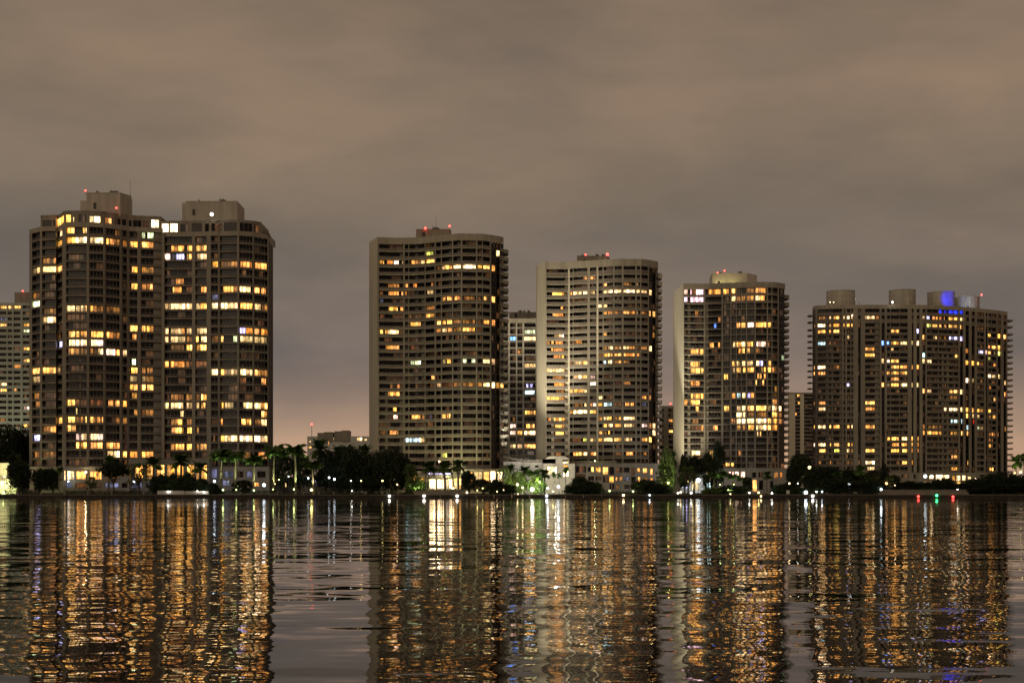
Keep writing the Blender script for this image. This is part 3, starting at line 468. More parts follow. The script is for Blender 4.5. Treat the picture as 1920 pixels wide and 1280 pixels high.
# ---------------------------------------------------------------- tower three
T3 = thing('apartment_tower', (X(1110,608), 614, GZ), 'pale grey banded tower with a cream end wall, middle one of the five', 'apartment tower', 'tall waterfront apartment towers')
W3 = []
prof3 = [(1023,614.5),(1060,615),(1090,612),(1120,610),(1145,607.5),(1165,606.5),(1203,607),(1217,609.5),(1230,613),(1234,615)]
ys3 = [507.3,523] + [537+13.07*i for i in range(26)]
zs3, zt3 = wing(T3, W3, prof3, 1045, ys3, [(1024.8,1059.3),(1068.7,1101.5),(1106.2,1118.6),(1122.3,1130),(1132.3,1149.6),(1152.4,1165.8),(1169.4,1191.5),(1194.2,1200.4),(1202.6,1214.7),(1230.6,1233.5)], 1023, 1234, LT3,
     wo=1.5, rec=1.9, piers=[(1023,1024.6),(1065.2,1068.4),(1118.8,1122)], thin=[(1101.7,1106),(1130.2,1132.1),(1149.8,1152.2),(1166,1169.2),(1191.7,1194),(1200.6,1202.4),(1214.9,1216.8),(1074.5,1075.3),(1229.8,1230.4)],
     walls=[(1059.4,1065.4,1,27),(1034,1039,21,27)], slots=[(1217,1223),(1223.6,1229.6)], top=3.0, seed=31, segs=[(1023,1217),(1229.8,1234)], segfrom=0, pier='endw', endwalls=[([(1005,628),(1007,624),(1023.2,613.5)], None)], back=[(1231,638),(1021,638)])
tips(T3, zs3, 1.45, 1232.5, 1242.5, 617, 9, m='edge3')
boxpart(T3, 1082, 1139, 480, 497, 617, 12, 'wall', side=(1142.5, 622))
beacon(T3, 1098, 477.5, 617, r=.4); beacon(T3, 1139, 477, 617, r=.62, mast=1.8)
emit_windows(T3, W3)
# ---------------------------------------------------------------- tower four
T4 = thing('apartment_tower', (X(1370,668), 674, GZ), 'dark glazed tower with a bright end wall and floodlit roof box, fourth from left', 'apartment tower', 'tall waterfront apartment towers')
W4 = []
prof4 = [(1282.5,671),(1310,672),(1350,670.5),(1385,668),(1415,666),(1450,666.5),(1460,668.5),(1472,672)]
ys4 = [546.9,561] + [575+11.93*i for i in range(27)]
zs4, zt4 = wing(T4, W4, prof4, 1300, ys4, [(1283.2,1290),(1295.2,1319.8),(1329,1352.4),(1357,1368.6),(1372.2,1380),(1381.6,1389.8),(1390.8,1398.7),(1401.4,1414.8),(1417.4,1438),(1440.2,1447),(1448.3,1458)], 1282.5, 1472, LT4,
     wo=2.45, rec=1.4, piers=[(1320,1322.4),(1353,1356),(1369,1372),(1458.3,1460.4)], thin=[(1380.1,1381.4),(1389.9,1390.7),(1398.9,1401.2),(1415,1417.2),(1438.2,1440),(1447.1,1448.2)],
     walls=[(1290.1,1295,2,28),(1322.5,1328.8,2,28),(1314.5,1320,23,28)], slots=[(1460.6,1471.6)], top=2.6, style='open', seed=41, segs=[(1282.5,1460.4)], segfrom=0, se=.22, edge='edge', endm='endw3', endwalls=[([(1262.5,702),(1264.5,697),(1282.6,670.5)], None)], back=[(1468,697),(1281,697)])
tips(T4, zs4, 1.7, 1470.5, 1481.5, 676, 9)
boxpart(T4, 1336, 1401, 512, 536, 684, 14, 'cream', side=(1419.5, 690), trim=False)
beacon(T4, 1345.5, 511.5, 690, r=.42); beacon(T4, 1358.5, 507.5, 690, r=.42, mast=2.4)
block(T4, W4, 655, 1322, 1480, 878, None, 12, [(1323.5,1333.5,884,888.5,'X'),(1323.5,1333,891,900.5,'X'),(1324,1333,902,920,'c'),(1366.5,1371,883.5,890,'p'),(1373,1376,883.5,893,'p'),(1378,1386,883.5,893.5,'p'),(1389,1397.5,883.5,895.5,'p'),(1410.5,1418,885,895,'d'),(1422,1430,885,895,'d'),(1411,1419.5,899,921,'Y'),(1423,1431,900,918,'d'),(1444,1450,901,915,'d'),(1451.5,1459.5,885,896,'O'),(1462.5,1467.5,885,896,'O')], 'wall', 'podium')
block(T4, W4, 661, 1336, 1378, 865.5, 878, 8, [(1338,1343,867.5,874,'Y'),(1345,1352,867.5,874,'Y'),(1354,1359,867.5,874,'O'),(1361,1369,867.5,874,'Y'),(1371,1376,867.5,874,'Y')], 'wall', 'podium')
block(T4, W4, 658, 1322.2, 1334.5, 865, 878.6, 8, [(1323.5,1333.5,867,876,'X')], 'white', 'stair_tower')
emit_windows(T4, W4)
# ---------------------------------------------------------------- tower five
T5 = thing('apartment_tower', (X(1710,716), 722, GZ), 'rightmost and farthest tower, with four round drums on its roof', 'apartment tower', 'tall waterfront apartment towers')
W5 = []
prof5 = [(1524.5,724),(1527,719),(1533,716.5),(1560,714.5),(1600,714),(1700,714),(1740,715),(1796,720),(1820,725),(1843,730),(1870,736),(1889,742)]
ys5 = [582,594.6] + [609+11.2*i for i in range(27)]
slots5 = [(1608.9,1614.1),(1653.2,1659),(1709.8,1712.8),(1719.2,1724.2),(1730,1735.4),(1800.4,1806),(1810.6,1817),(1822,1827.6),(1848.5,1851.6),(1870.8,1876.6),(1882,1887)]
segs5 = []; a = 1524.5
for s0, s1 in slots5: segs5.append((a, s0)); a = s1
segs5.append((a, 1889))
zs5, zt5 = wing(T5, W5, prof5, 1600, ys5, [(1526.3,1529.2),(1534.4,1549),(1555.6,1559.6),(1563.6,1575),(1582,1585),(1588.2,1594.2),(1596.8,1599.8),(1622.4,1641.4),(1642.4,1649.4),(1663.4,1670),(1671.8,1687),(1688.6,1702),(1738.3,1748,0,28),(1749.2,1759.6),(1762,1766.8),(1771.2,1776.2),(1780.2,1788),(1789.4,1796.6),(1832.2,1838.2),(1839.4,1845.2),(1853,1859.6),(1861,1868)], 1524.5, 1889, LT5,
     wo=1.7, rec=1.3, piers=[(1524.6,1526.1),(1529.4,1533),(1579.2,1581.8),(1585.2,1588),(1600,1608.8),(1614.2,1622),(1649.6,1653.1),(1659.2,1663),(1702.2,1709.6),(1713,1719),(1724.4,1729.8),(1735.6,1738.1),(1797,1800.2),(1806.2,1810.4),(1817.2,1821.8),(1827.8,1832),(1845.5,1848.3),(1851.8,1852.8),(1868.3,1870.6),(1876.8,1881.8),(1887.1,1889)],
     thin=[(1594.4,1596.6)], walls=[(1549.2,1555.4,1,28),(1559.8,1563.4,1,28),(1575.2,1579.1,1,28),(1641.5,1649.4,2,28),(1670.2,1671.6,0,28),(1687.1,1688.4,0,28),(1748.2,1749,0,28),(1759.8,1761.8,0,28),(1767,1771,7,28),(1776.4,1780,7,28),(1788.1,1789.2,0,28),(1838.3,1839.3,0,28),(1859.7,1860.9,0,28)],
     slots=slots5, segs=segs5, top=2.0, seed=51, se=.35, edge='band1', pier='wall', back=[(1878,765),(1527,760)])
tips(T5, zs5, 1.7, 1518, 1526, 724, 7, thick=.55, rev=True); tips(T5, zs5, 1.7, 1888.5, 1902, 744, 8, thick=.8)
def drum(u0, u1, yt, yb, D, m='band3'):
    r = (X(u1, D)-X(u0, D))/2; cx = (X(u1, D)+X(u0, D))/2; mb = MB(); pl = [(cx+r*math.cos(t*math.pi/24), D+r+r*math.sin(t*math.pi/24)) for t in range(48)]
    mb.prism(pl, zy(yb, D)-3, zy(yt, D), M[m]); pl2 = [(cx+(r+.15)*math.cos(t*math.pi/24), D+r+(r+.15)*math.sin(t*math.pi/24)) for t in range(48)]
    for q in (.35, .68): mb.prism(pl2, zy(yb, D)-3+(zy(yt, D)-zy(yb, D)+3)*q, zy(yb, D)-3+(zy(yt, D)-zy(yb, D)+3)*q+.16, M[m])
    mb.prism(pl2, zy(yt, D)-.35, zy(yt, D)+.05, M[m]); mb.box(cx-1, cx+1.6, D+r-1, D+r+1, zy(yt, D)-.1, zy(yt, D)+.7, M['metal']); mb.build('roof_drum', T5)
drum(1556, 1609, 543, 568, 718); drum(1674, 1723, 541.5, 568, 718); drum(1747, 1797, 545.5, 570, 722); drum(1797.6, 1843, 555, 574, 735)
beacon(T5, 1840.5, 552.5, 733, r=.5, mast=1.5)
beacon(T5, 1673.5, 566.5, 712, 'white', r=.5, mast=.8); beacon(T5, 1598, 591, 712.6, 'warm', r=.35, mast=.5); beacon(T5, 1556.5, 566.5, 713, 'warm', r=.22, mast=.5); beacon(T5, 1563, 566.5, 713, 'warm', r=.22, mast=.5)
block(T5, W5, 704, 1640, 1868, 886.5, None, 18, [(1690,1704,889,896,'d'),(1713,1717,889,897,'d'),(1733.5,1738.5,903,912,'Y'),(1742.5,1751,891,897.5,'W'),(1744,1752,902,912,'O'),(1755,1768,889.5,901,'X'),(1769,1780,890,901,'W'),(1755.5,1760.5,903,912,'Y'),(1785.5,1791.5,891.5,901.5,'Y'),(1793,1801.5,891,901.5,'W'),(1785.5,1791.5,904,912,'Y'),(1793.5,1801.5,903.5,913,'Y'),(1804.5,1811,891,900,'W'),(1805.5,1810,904,911,'Y'),(1815,1821.5,893,900,'W'),(1828,1832,895,899,'p'),(1843,1852,896,900,'y')], 'wall', 'lobby_base')
emit_windows(T5, W5)

# ---------------------------------------------------------------- towers standing behind
B1 = thing('apartment_tower', (X(28,728), 730, GZ), 'pale green-white slab tower partly cut by the left edge of the frame', 'apartment tower', 'towers standing behind the waterfront row')
WB = []
LB1 = C_(0,540,4.267,"0,50,150,Y 62,92,150,Y 106,162,155,Y 0,45,300,Y 182,235,305,Y 182,235,460,Y 182,235,590,Y 108,160,630,O 0,50,765,W 0,50,815,Y 108,130,825,O 182,235,965,p 182,235,1100,Y 0,50,1050,o 0,50,245,v 182,235,320,G")
pb1 = [(-40,724),(62,724)]
zb, zbt = wing(B1, WB, pb1, 10, [575.5+11.1*i for i in range(30)], [(-38,-26),(-24,-14),(-11,11.5),(14.5,22),(42.8,55),(57,60)], -40, 62, LB1, wo=1.5, rec=1.0, piers=[(-40,-38.5),(-13.6,-11.4),(22.8,25.3),(38.3,42.4),(55.3,56.8)], thin=[(11.9,14.1)], slots=[(25.4,38.2)],
     top=1.4, seed=61, band='pale', edge='pale', pier='pale', se=.5)
boxpart(B1, 27, 58, 548.5, 563, 730, 12, 'wall'); beacon(B1, 42.5, 545.5, 728, r=.45)
emit_windows(B1, WB)
B2 = thing('apartment_tower', (X(975,660), 664, GZ), 'white slab tower seen in the gap between the second and third towers', 'apartment tower', 'towers standing behind the waterfront row')
WB = []
LB2 = C_(940,560,4.267,"185,270,270,G 70,115,335,B 185,275,330,W 185,275,550,y 200,215,710,V 230,250,710,V 190,265,760,c 190,270,915,Y 70,115,1025,p 200,265,1020,Y 70,115,1070,p 128,168,1070,Y 185,270,1070,W 70,115,1190,y 128,168,1190,y 185,275,1190,Y 130,170,450,o 92,105,968,O")
wing(B2, WB, [(944,650),(1012,650)], 980, [609+12.6*i for i in range(23)], [(945,952),(956.3,967),(970,979.4),(983,1004.3),(1007,1011)], 944, 1012, LB2, wo=1.9, rec=1.1, piers=[(952.3,956),(967.3,969.7),(979.7,982.7),(1004.6,1006.7)], top=2.0, seed=62, edge='dmull', pier='band3', se=.3, band='wall', core='wall')
boxpart(B2, 955, 1010, 585, 596, 655, 12, 'wall', trim=False)
emit_windows(B2, WB)
B3 = thing('apartment_tower', (X(1252,800), 806, GZ), 'narrow grey tower with one red beacon beside the fourth tower\'s end wall', 'apartment tower', 'towers standing behind the waterfront row')
WB = []
wing(B3, WB, [(1236,800),(1275,800)], 1255, [768+10*i for i in range(17)], [(1238,1244),(1254,1262),(1266,1273)], 1236, 1275, [(1253,1262,789,'O'),(1254,1262,808,'Y')], wo=1.5, rec=.8, piers=[(1244.5,1253.5),(1262.3,1265.7)], top=1.5, seed=63, pier='wall')
beacon(B3, 1257, 756.5, 800, r=.5, mast=1.2); emit_windows(B3, WB)
B4 = thing('apartment_tower', (X(1503,1100), 1106, GZ), 'distant beige tower in the gap left of the rightmost tower', 'apartment tower', 'towers standing behind the waterfront row')
WB = []
wing(B4, WB, [(1478,1100),(1530,1100)], 1500, [741+7.0*i for i in range(20)], [(1491.3,1500.2),(1507.8,1528)], 1478, 1530, C_(1470,730,6.1,"155,185,60,Y 160,180,140,Y 125,145,285,O"), wo=1.9, rec=1.0, piers=[(1478,1491),(1500.5,1507.5)], top=1.3, seed=64, pier='endw')
emit_windows(B4, WB)
B5 = thing('apartment_block', (X(640,900), 906, GZ), 'distant low pale block with four boxes on its roof, seen above the dark trees', 'apartment block')
WB = []
block(B5, WB, 900, 576, 692, 818.5, None, 20, [(579,583,826,829,'y'),(578,584,836,840,'Y'),(596,600,822,826,'d'),(606,612,822,828,'y'),(615,617,822,834,'Y'),(620,626,820,825,'y'),(634,645,820.5,825,'y'),(669,679,820,826,'W'),(683,688,822,826,'y'),(650,656,822,826,'d')], 'white', 'wall')
for a, b, y in ((595,608,811.5),(607.5,624.5,810),(627,641,808.5),(640,655,807)): boxpart(B5, a, b, y, 820, 899+random.random(), 10, 'wall', 'roof_box')
emit_windows(B5, WB)
# ---------------------------------------------------------------- water
def watermat():
    m = bpy.data.materials.new('bay_water'); m.use_nodes = True; t = m.node_tree; p = t.nodes['Principled BSDF']; N = t.nodes.new; L = t.links.new
    p.inputs['Base Color'].default_value = (.006,.007,.008,1); p.inputs['Roughness'].default_value = .025; p.inputs['IOR'].default_value = 1.26
    g = N('ShaderNodeNewGeometry'); acc = None
    for k, (sx, sy, amp, det) in enumerate(WAVES):
        mpn = N('ShaderNodeMapping'); mpn.inputs['Scale'].default_value = (sx, sy, 1); mpn.inputs['Location'].default_value = (k*17.3, k*5.1, k*3.7); mpn.inputs['Rotation'].default_value = (0, 0, math.radians((-6, 5, -12, 3)[k]))
        L(g.outputs['Position'], mpn.inputs[0]); n = N('ShaderNodeTexNoise'); n.inputs['Scale'].default_value = 1; n.inputs['Detail'].default_value = det; n.inputs['Roughness'].default_value = .5; n.inputs['Distortion'].default_value = .12
        L(mpn.outputs[0], n.inputs['Vector']); s = N('ShaderNodeVectorMath'); s.operation = 'SUBTRACT'; s.inputs[1].default_value = (.5,.5,.5); L(n.outputs['Color'], s.inputs[0])
        a = N('ShaderNodeVectorMath'); a.operation = 'MULTIPLY'; a.inputs[1].default_value = (amp*.6, amp, 0); L(s.outputs[0], a.inputs[0])
        if acc is None: acc = a
        else: b = N('ShaderNodeVectorMath'); b.operation = 'ADD'; L(acc.outputs[0], b.inputs[0]); L(a.outputs[0], b.inputs[1]); acc = b
    # calm and ruffled patches
    mp2 = N('ShaderNodeMapping'); mp2.inputs['Scale'].default_value = (.022, .05, 1); L(g.outputs['Position'], mp2.inputs[0]); n2 = N('ShaderNodeTexNoise'); n2.inputs['Scale'].default_value = 1; n2.inputs['Detail'].default_value = 2; L(mp2.outputs[0], n2.inputs['Vector'])
    mr = N('ShaderNodeMapRange'); L(n2.outputs['Fac'], mr.inputs[0]); mr.inputs[1].default_value = .35; mr.inputs[2].default_value = .65; mr.inputs[3].default_value = .7; mr.inputs[4].default_value = 1.25
    sc_ = N('ShaderNodeVectorMath'); sc_.operation = 'SCALE'; L(acc.outputs[0], sc_.inputs[0]); L(mr.outputs[0], sc_.inputs['Scale'])
    up = N('ShaderNodeVectorMath'); up.operation = 'ADD'; up.inputs[1].default_value = (0,0,1); L(sc_.outputs[0], up.inputs[0])
    nn = N('ShaderNodeVectorMath'); nn.operation = 'NORMALIZE'; L(up.outputs[0], nn.inputs[0]); L(nn.outputs[0], p.inputs['Normal'])
    return m
WAVES = [(.36, .98, .14, 3), (.10, .34, .075, 2), (1.7, 3.2, .035, 2)]
M['water'] = watermat()
mb = MB(); mb.face([(-1500,-60,0),(1500,-60,0),(1500,520,0),(-1500,520,0)], M['water']); tag(mb.build('water'), kind='structure')
mb = MB(); mb.face([(-2500,477,GZ-.15),(2500,477,GZ-.15),(2500,5000,GZ-.15),(-2500,5000,GZ-.15)], M['soil']); tag(mb.build('ground'), kind='structure')
rnd = random.Random(5)
mb = MB(); ys = [477.2, 481, 486, 492, 503]; xs = [-220+6*i for i in range(75)]
H = {(i, j): GZ-.1+(.0, .25, .45, .6, .6)[j]*(.6+.5*math.sin(i*.37+j))+rnd.uniform(-.04,.04) for i in range(len(xs)) for j in range(len(ys))}
for i in range(len(xs)-1):
    for j in range(len(ys)-1):
        mb.face([(xs[i],ys[j],H[i,j]),(xs[i+1],ys[j],H[i+1,j]),(xs[i+1],ys[j+1],H[i+1,j+1]),(xs[i],ys[j+1],H[i,j+1])], M['grass'])
tag(mb.build('lawn'), kind='structure')
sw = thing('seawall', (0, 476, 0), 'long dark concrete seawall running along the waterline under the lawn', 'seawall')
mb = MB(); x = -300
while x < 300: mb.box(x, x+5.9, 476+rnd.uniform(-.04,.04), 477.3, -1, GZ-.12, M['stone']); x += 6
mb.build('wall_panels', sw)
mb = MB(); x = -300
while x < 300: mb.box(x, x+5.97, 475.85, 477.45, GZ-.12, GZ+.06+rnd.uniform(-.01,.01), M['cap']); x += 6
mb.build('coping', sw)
# ---------------------------------------------------------------- posts along the seawall
POSTS = [(33,'under the leftmost round tree'),(77,'below the two small dark trees at left'),(121,'below the corner of the first tower'),(165,'below the second lobby window of the first tower'),(209,'in front of the twin-trunked tree'),(269,'in front of the bare-limbed tree'),
         (520,'below the tallest green-lit palm'),(569,'between the two rightmost lit palms'),(598,'just right of the brightest palm spotlight'),(626,'before the long low club building'),(658,'near the small white path light'),(685,'below the cream end wall of the second tower'),(717,'under the big dark tree'),(746,'just right of the first quay floodlight')]
pp = None
for k, (u, w_) in enumerate(POSTS):
    lab = 'short pale concrete bollard on the seawall ' + w_
    if pp is None:
        pp = thing('bollard', (X(u,476.9),476.9,GZ+.06), lab, 'bollard', 'pale bollards along the seawall')
        mb = MB(); mb.box(X(u,476.9)-.2, X(u,476.9)+.2, 476.7, 477.1, GZ+.06, GZ+.95, M['cap']); mb.build('post', pp)
        mb = MB(); mb.box(X(u,476.9)-.26, X(u,476.9)+.26, 476.64, 477.16, GZ+.95, GZ+1.05, M['cap']); mb.build('cap', pp)
    else: dup(pp, (X(u,476.9),476.9,GZ+.06), 1, 0, lab)
# ---------------------------------------------------------------- small buildings on the shore
def house(name, loc, label, cat): return thing(name, loc, label, cat)
G1 = house('garden_wall', (X(8,497),497,GZ), 'yellow-lit garden wall at the very left edge beside the round tree', 'wall'); WG = []
block(G1, WG, 500, -30, 17, 869, None, 6, [(-20,-5,880,890,'g')], 'cream', 'wall'); block(G1, WG, 496, -30, 30, 903, None, 2, [], 'cream', 'low_wall'); emit_windows(G1, WG)
G2 = house('club_building', (X(600,530),530,GZ), 'long low club building with a few lit windows behind the dark trees', 'low building'); WG = []
block(G2, WG, 530, 508, 655, 897, None, 12, [(516,519,898.5,903,'Y'),(523,525,898,901,'Y'),(528,530,905,913,'Y'),(534,537,905,913,'W'),(545,546.5,906,914,'c'),(548.5,550,905,913,'Y'),(576,586,900,902.5,'c'),(590,593,900,903,'V'),(591,601,905.5,912,'v'),(602,609,905.5,912,'v'),(611,621,905.5,912,'v'),(613,619,898.5,902,'W'),(622,631,899,902.5,'X'),(632,648,899.5,902.5,'p'),(624,634,905.5,912,'v')], 'wall', 'wall'); emit_windows(G2, WG)
G3 = house('pavilion', (X(975,598),598,GZ), 'floodlit white garden building between the second and third towers', 'pavilion'); WG = []
block(G3, WG, 598, 944, 976.5, 866, None, 10, [(950,956,893,901,'X'),(958,966,893,901,'Y')], 'white', 'wall')
mb = MB(); P = [(X(944,600)-.5,600),(X(996,600),600)]
z0 = zy(864.5, 600); z1 = zy(850, 600); xa, xb, xc = X(944,600), X(956,600), X(998,600)
mb.prism([(xa,599.5),(xc,599.5),(xc,612),(xa,612)], z0-2.4, z0-1.9, M['white'])
mb.face([(xa,599.3,z1-1.2),(xc,599.3,z0-.2),(xc,611,z0-.2),(xa,611,z1-1.2)], M['wall']); mb.face([(xa,599.3,z1-1.2),(xc,599.3,z0-.2),(xc,599.3,z0-.7),(xa,599.3,z1-1.7)], M['wall']); mb.face([(xa,611,z1-1.2),(xc,611,z0-.2),(xc,611,z0-.7),(xa,611,z1-1.7)], M['wall'])
for q in range(5): xq = xa+1+q*(xc-xa-2)/4; mb.tube([(xq,600,z0-2),(xq,600,z1-1.4-(z1-z0-.6)*q/4)], [.12,.12], M['wall'], 6)
mb.build('sloping_roof', G3)
block(G3, WG, 601, 976.8, 1018, 868, None, 9, [(981,988,872,876,'d'),(1003,1010,872,876,'d')], 'white', 'wall')
mb = MB(); za = zy(868, 601)
for q in range(17): xq = X(977,601)+.3+q*(X(1017,601)-X(977,601)-.6)/16; mb.box(xq-.08, xq+.08, 600.6, 600.8, za+.2, za+1.1, M['white'])
mb.box(X(977,601), X(1017,601), 600.55, 600.85, za+1.1, za+1.25, M['white']); mb.build('balustrade', G3)
emit_windows(G3, WG)
G4 = house('villa', (X(1048,590),590,GZ), 'cream villa with a rounded roof corner and tall lit windows, before the third tower', 'villa'); WG = []
Dv = 590; mb = MB(); pts = []
x0, x1 = X(1018.5,Dv), X(1078,Dv); zt = zy(855, Dv); zb = GZ-.3; r = 3.6
for t in range(9): an = math.pi-math.pi/2*t/8; pts.append((x0+r+r*math.cos(an), zt-r+r*math.sin(an)))
r2 = 2.0; x1b = X(1067,Dv)
for t in range(7): an = math.pi/2-math.pi/2*t/6; pts.append((x1b-r2+r2*math.cos(an), zt-r2+r2*math.sin(an)))
# upper front as an arch of real thickness above row 885, with the loggia opening left open
zo0, zo1 = zy(869.5,Dv), zy(860,Dv); xo0, xo1 = X(1022.5,Dv), X(1042,Dv)
def slab(a, b, c, d_, m=M['cream'], y0=Dv, y1=Dv+10): mb.box(a, b, y0, y1, c, d_, m)
outline = [(x0, zo1)] + pts + [(x1b, zo1)]
fr = [(x, Dv, z) for x, z in outline]; bk = [(x, Dv+10, z) for x, z in outline]; mb.face(fr, M['cream']); mb.face(bk[::-1], M['cream'])
for a, b, c, e in zip(fr, fr[1:], bk[1:], bk): mb.face([a, e, c, b], M['cream'])
mb.face([(x0,Dv,zo1),(x1b,Dv,zo1),(x1b,Dv+10,zo1),(x0,Dv+10,zo1)], M['cream'])
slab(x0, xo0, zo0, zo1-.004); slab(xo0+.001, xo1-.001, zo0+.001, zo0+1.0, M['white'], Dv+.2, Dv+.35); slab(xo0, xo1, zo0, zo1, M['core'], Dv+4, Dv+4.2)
mb.build('arched_storey', G4)
block(G4, WG, Dv-.002, 1042, 1067, 860.1, 869.5, 9.9, [(1054.7,1066.3,861,868.8,'X')], 'cream', 'wall')
block(G4, WG, Dv-.004, 1018.5, 1078, 869.6, None, 10, [(1026,1044,874,888.5,'X'),(1056,1065,871.5,875.5,'Y'),(1056,1060.3,882.8,893.5,'X'),(1061.3,1066.4,882.8,893.5,'X')], 'cream', 'wall')
emit_windows(G4, WG)
G5 = house('town_house', (X(1155,592),592,GZ), 'three-storey white-framed terrace of flats at the foot of the third tower', 'terrace'); WG = []
c5 = lambda a, b, y0, y1, k: (1000+a/7.68, 1000+b/7.68, 770+y0/7.68, 770+y1/7.68, k)
block(G5, WG, 592, 1078.5, 1236, 869.5, None, 12, [c5(*t) for t in [(612,760,795,890,'d'),(615,755,905,1000,'r'),(785,824,805,875,'d'),(832,872,805,878,'Y'),(897,975,808,882,'Y'),(1000,1080,808,916,'Y'),(1095,1165,805,920,'d'),(1192,1240,812,885,'r'),(1246,1300,812,885,'d'),(1306,1385,812,885,'d'),(1410,1460,812,930,'r'),(1462,1474,830,905,'y'),(1500,1540,825,880,'O'),(1575,1645,825,895,'O'),(1680,1720,830,920,'O'),
   (790,875,940,1000,'d'),(895,980,940,1000,'d'),(1003,1082,940,1030,'d'),(1092,1160,942,1030,'Y'),(1183,1215,950,1010,'O'),(1240,1285,945,1010,'o'),(1300,1380,945,1010,'v'),(1410,1474,945,1045,'d'),(1505,1545,950,1020,'Y'),(1585,1645,950,1020,'o'),(1685,1720,960,1030,'O'),(905,985,1060,1120,'d'),(1100,1165,1050,1130,'d'),(1180,1230,1060,1130,'o'),(1310,1385,1060,1120,'d'),(1410,1474,1065,1130,'d')]], 'wall', 'wall')
block(G5, WG, 600, 1070, 1156, 864.5, 869.3, 8, [], 'wall', 'terrace_wall')
emit_windows(G5, WG)
G6 = house('entrance_hall', (X(1300,640),640,GZ), 'brightly lit white entrance hall left of the fourth tower', 'entrance hall'); WG = []
block(G6, WG, 642, 1276, 1312, 899, None, 10, [(1279,1284,901,914,'c'),(1286,1292,901,915,'V'),(1297,1311,901,919,'X')], 'white', 'wall')
block(G6, WG, 646, 1312.2, 1322, 897, None, 8, [], 'white', 'side_wall'); emit_windows(G6, WG)
G7 = house('quay_terrace', (X(1735,479),479,GZ), 'low pale terrace wall on the quay before the rightmost tower', 'quay wall'); WG = []
block(G7, WG, 478.2, 1655, 1812, 919, 927.6, 5, [], 'cap', 'upper_wall'); block(G7, WG, 477.6, 1650, 1816, 923.7, 928, 3, [], 'wall', 'lower_wall')
G8 = house('planter_wall', (X(375,481),481,GZ), 'low pale planter wall lit by small lamps before the lobby palms', 'planter'); block(G8, [], 480, 295, 345, 921, None, 2, [], 'white', 'left_wall'); block(G8, [], 480.4, 345.3, 391, 921.8, None, 2, [], 'white', 'right_wall')
G9 = house('planter_wall', (X(850,480),480,GZ), 'long low pale wall before the brightly lit lobby of the second tower', 'planter'); block(G9, [], 480, 776, 877, 920.5, None, 2, [], 'wall', 'front_wall')
# curved canopy over the second tower's entrance
G10 = house('entrance_canopy', (X(822,536),536,GZ), 'curved grey canopy above the bright entrance of the second tower', 'canopy')
mb = MB(); cx, cy = X(822,534), 540; rr = X(848,534)-cx; pl = [(cx+rr*math.cos(math.pi+math.pi*t/20), cy+6*math.sin(math.pi+math.pi*t/20)) for t in range(21)]
mb.prism(pl, zy(896.5,534), zy(890.5,534), M['wall']); mb.prism([(a*1.0, b) for a, b in [(p[0]*.985+cx*.015, p[1]+.15) for p in pl]], zy(890.5,534)+.002, zy(889.7,534), M['cap']); mb.build('canopy_slab', G10)
mb = MB()
for q in (-.8, -.27, .27, .8): mb.tube([(cx+rr*q*.9, cy-1.5, GZ-.3), (cx+rr*q*.9, cy-1.5, zy(896.5,534))], [.22,.2], M['cream'], 8)
mb.build('columns', G10)
G11 = house('sign_board', (X(1477,478.5),478.5,GZ), 'small square white sign board on a post at the water right of the fourth tower', 'sign')
mb = MB(); mb.tube([(X(1477.5,478.5),478.6,GZ-.2),(X(1477.5,478.5),478.6,GZ+.7)],[.05,.05],M['metal'],6); mb.build('post', G11)
mb = MB(); mb.box(X(1474.5,478.5), X(1480.5,478.5), 478.5, 478.56, GZ+.25, GZ+1.45, M['white']); mb.build('board', G11)

# ---------------------------------------------------------------- trees
def leafquad(mb, c, s, rnd, m):
    a = Vector((rnd.gauss(0,1), rnd.gauss(0,1), rnd.gauss(0,1))).normalized(); b = a.cross(Vector((rnd.gauss(0,1), rnd.gauss(0,1), rnd.gauss(0,1)))).normalized()
    mb.face([c-a*s, c-b*s*.55, c+a*s, c+b*s*.55], m)
def make_tree(seed, shape, leafm, ncl, nl, label):
    """unit tree: 10 m tall, crown of leaf clumps round real limbs"""
    rnd = random.Random(seed); t = thing('tree', (0,0,0), label, 'tree'); tr = MB(); cr = MB(); H, R, zc, bow = shape[:4]; low = shape[4] if len(shape) > 4 else H*.07
    lean = rnd.uniform(-.5,.5); fork = Vector((lean, 0, H*.32)); tr.tube([(0,0,-.4),(lean*.3,.1,H*.15),fork], [.34,.27,.22], M['bark'], 8)
    tips_ = []
    for k in range(7):
        an = k*2*math.pi/7+rnd.uniform(-.4,.4); rr = R*rnd.uniform(.45,.8); e = Vector((lean+rr*math.cos(an), rr*math.sin(an), zc+rnd.uniform(-.1,.35)*H*.5)); mid = fork.lerp(e, .5)+Vector((0,0,H*.05))
        tr.tube([fork, mid, e], [.16,.1,.04], M['bark'], 6); tips_.append(e)
        for q in range(2):
            e2 = mid.lerp(e, .5)+Vector((rnd.uniform(-1,1),rnd.uniform(-1,1),rnd.uniform(.2,1.2)))*R*.35; tr.tube([mid, e2], [.08,.03], M['bark'], 5); tips_.append(e2)
    for k in range(ncl):
        while True:
            v = Vector((rnd.uniform(-1,1), rnd.uniform(-1,1), rnd.uniform(-1,1)))
            if .35 < v.length < 1: break
        c = Vector((lean+v.x*R*(1-bow*max(0,v.z)), v.y*R, zc+v.z*(H-zc)*.95 if v.z > 0 else zc+v.z*(zc-low)*.95)); s0 = rnd.uniform(.45,1.05)*R*.27
        for q in range(nl):
            d = Vector((rnd.gauss(0,.5), rnd.gauss(0,.5), rnd.gauss(0,.38)))*s0; leafquad(cr, c+d, rnd.uniform(.2,.4), rnd, leafm)
    tr.build('trunk', t); cr.build('crown', t); return t
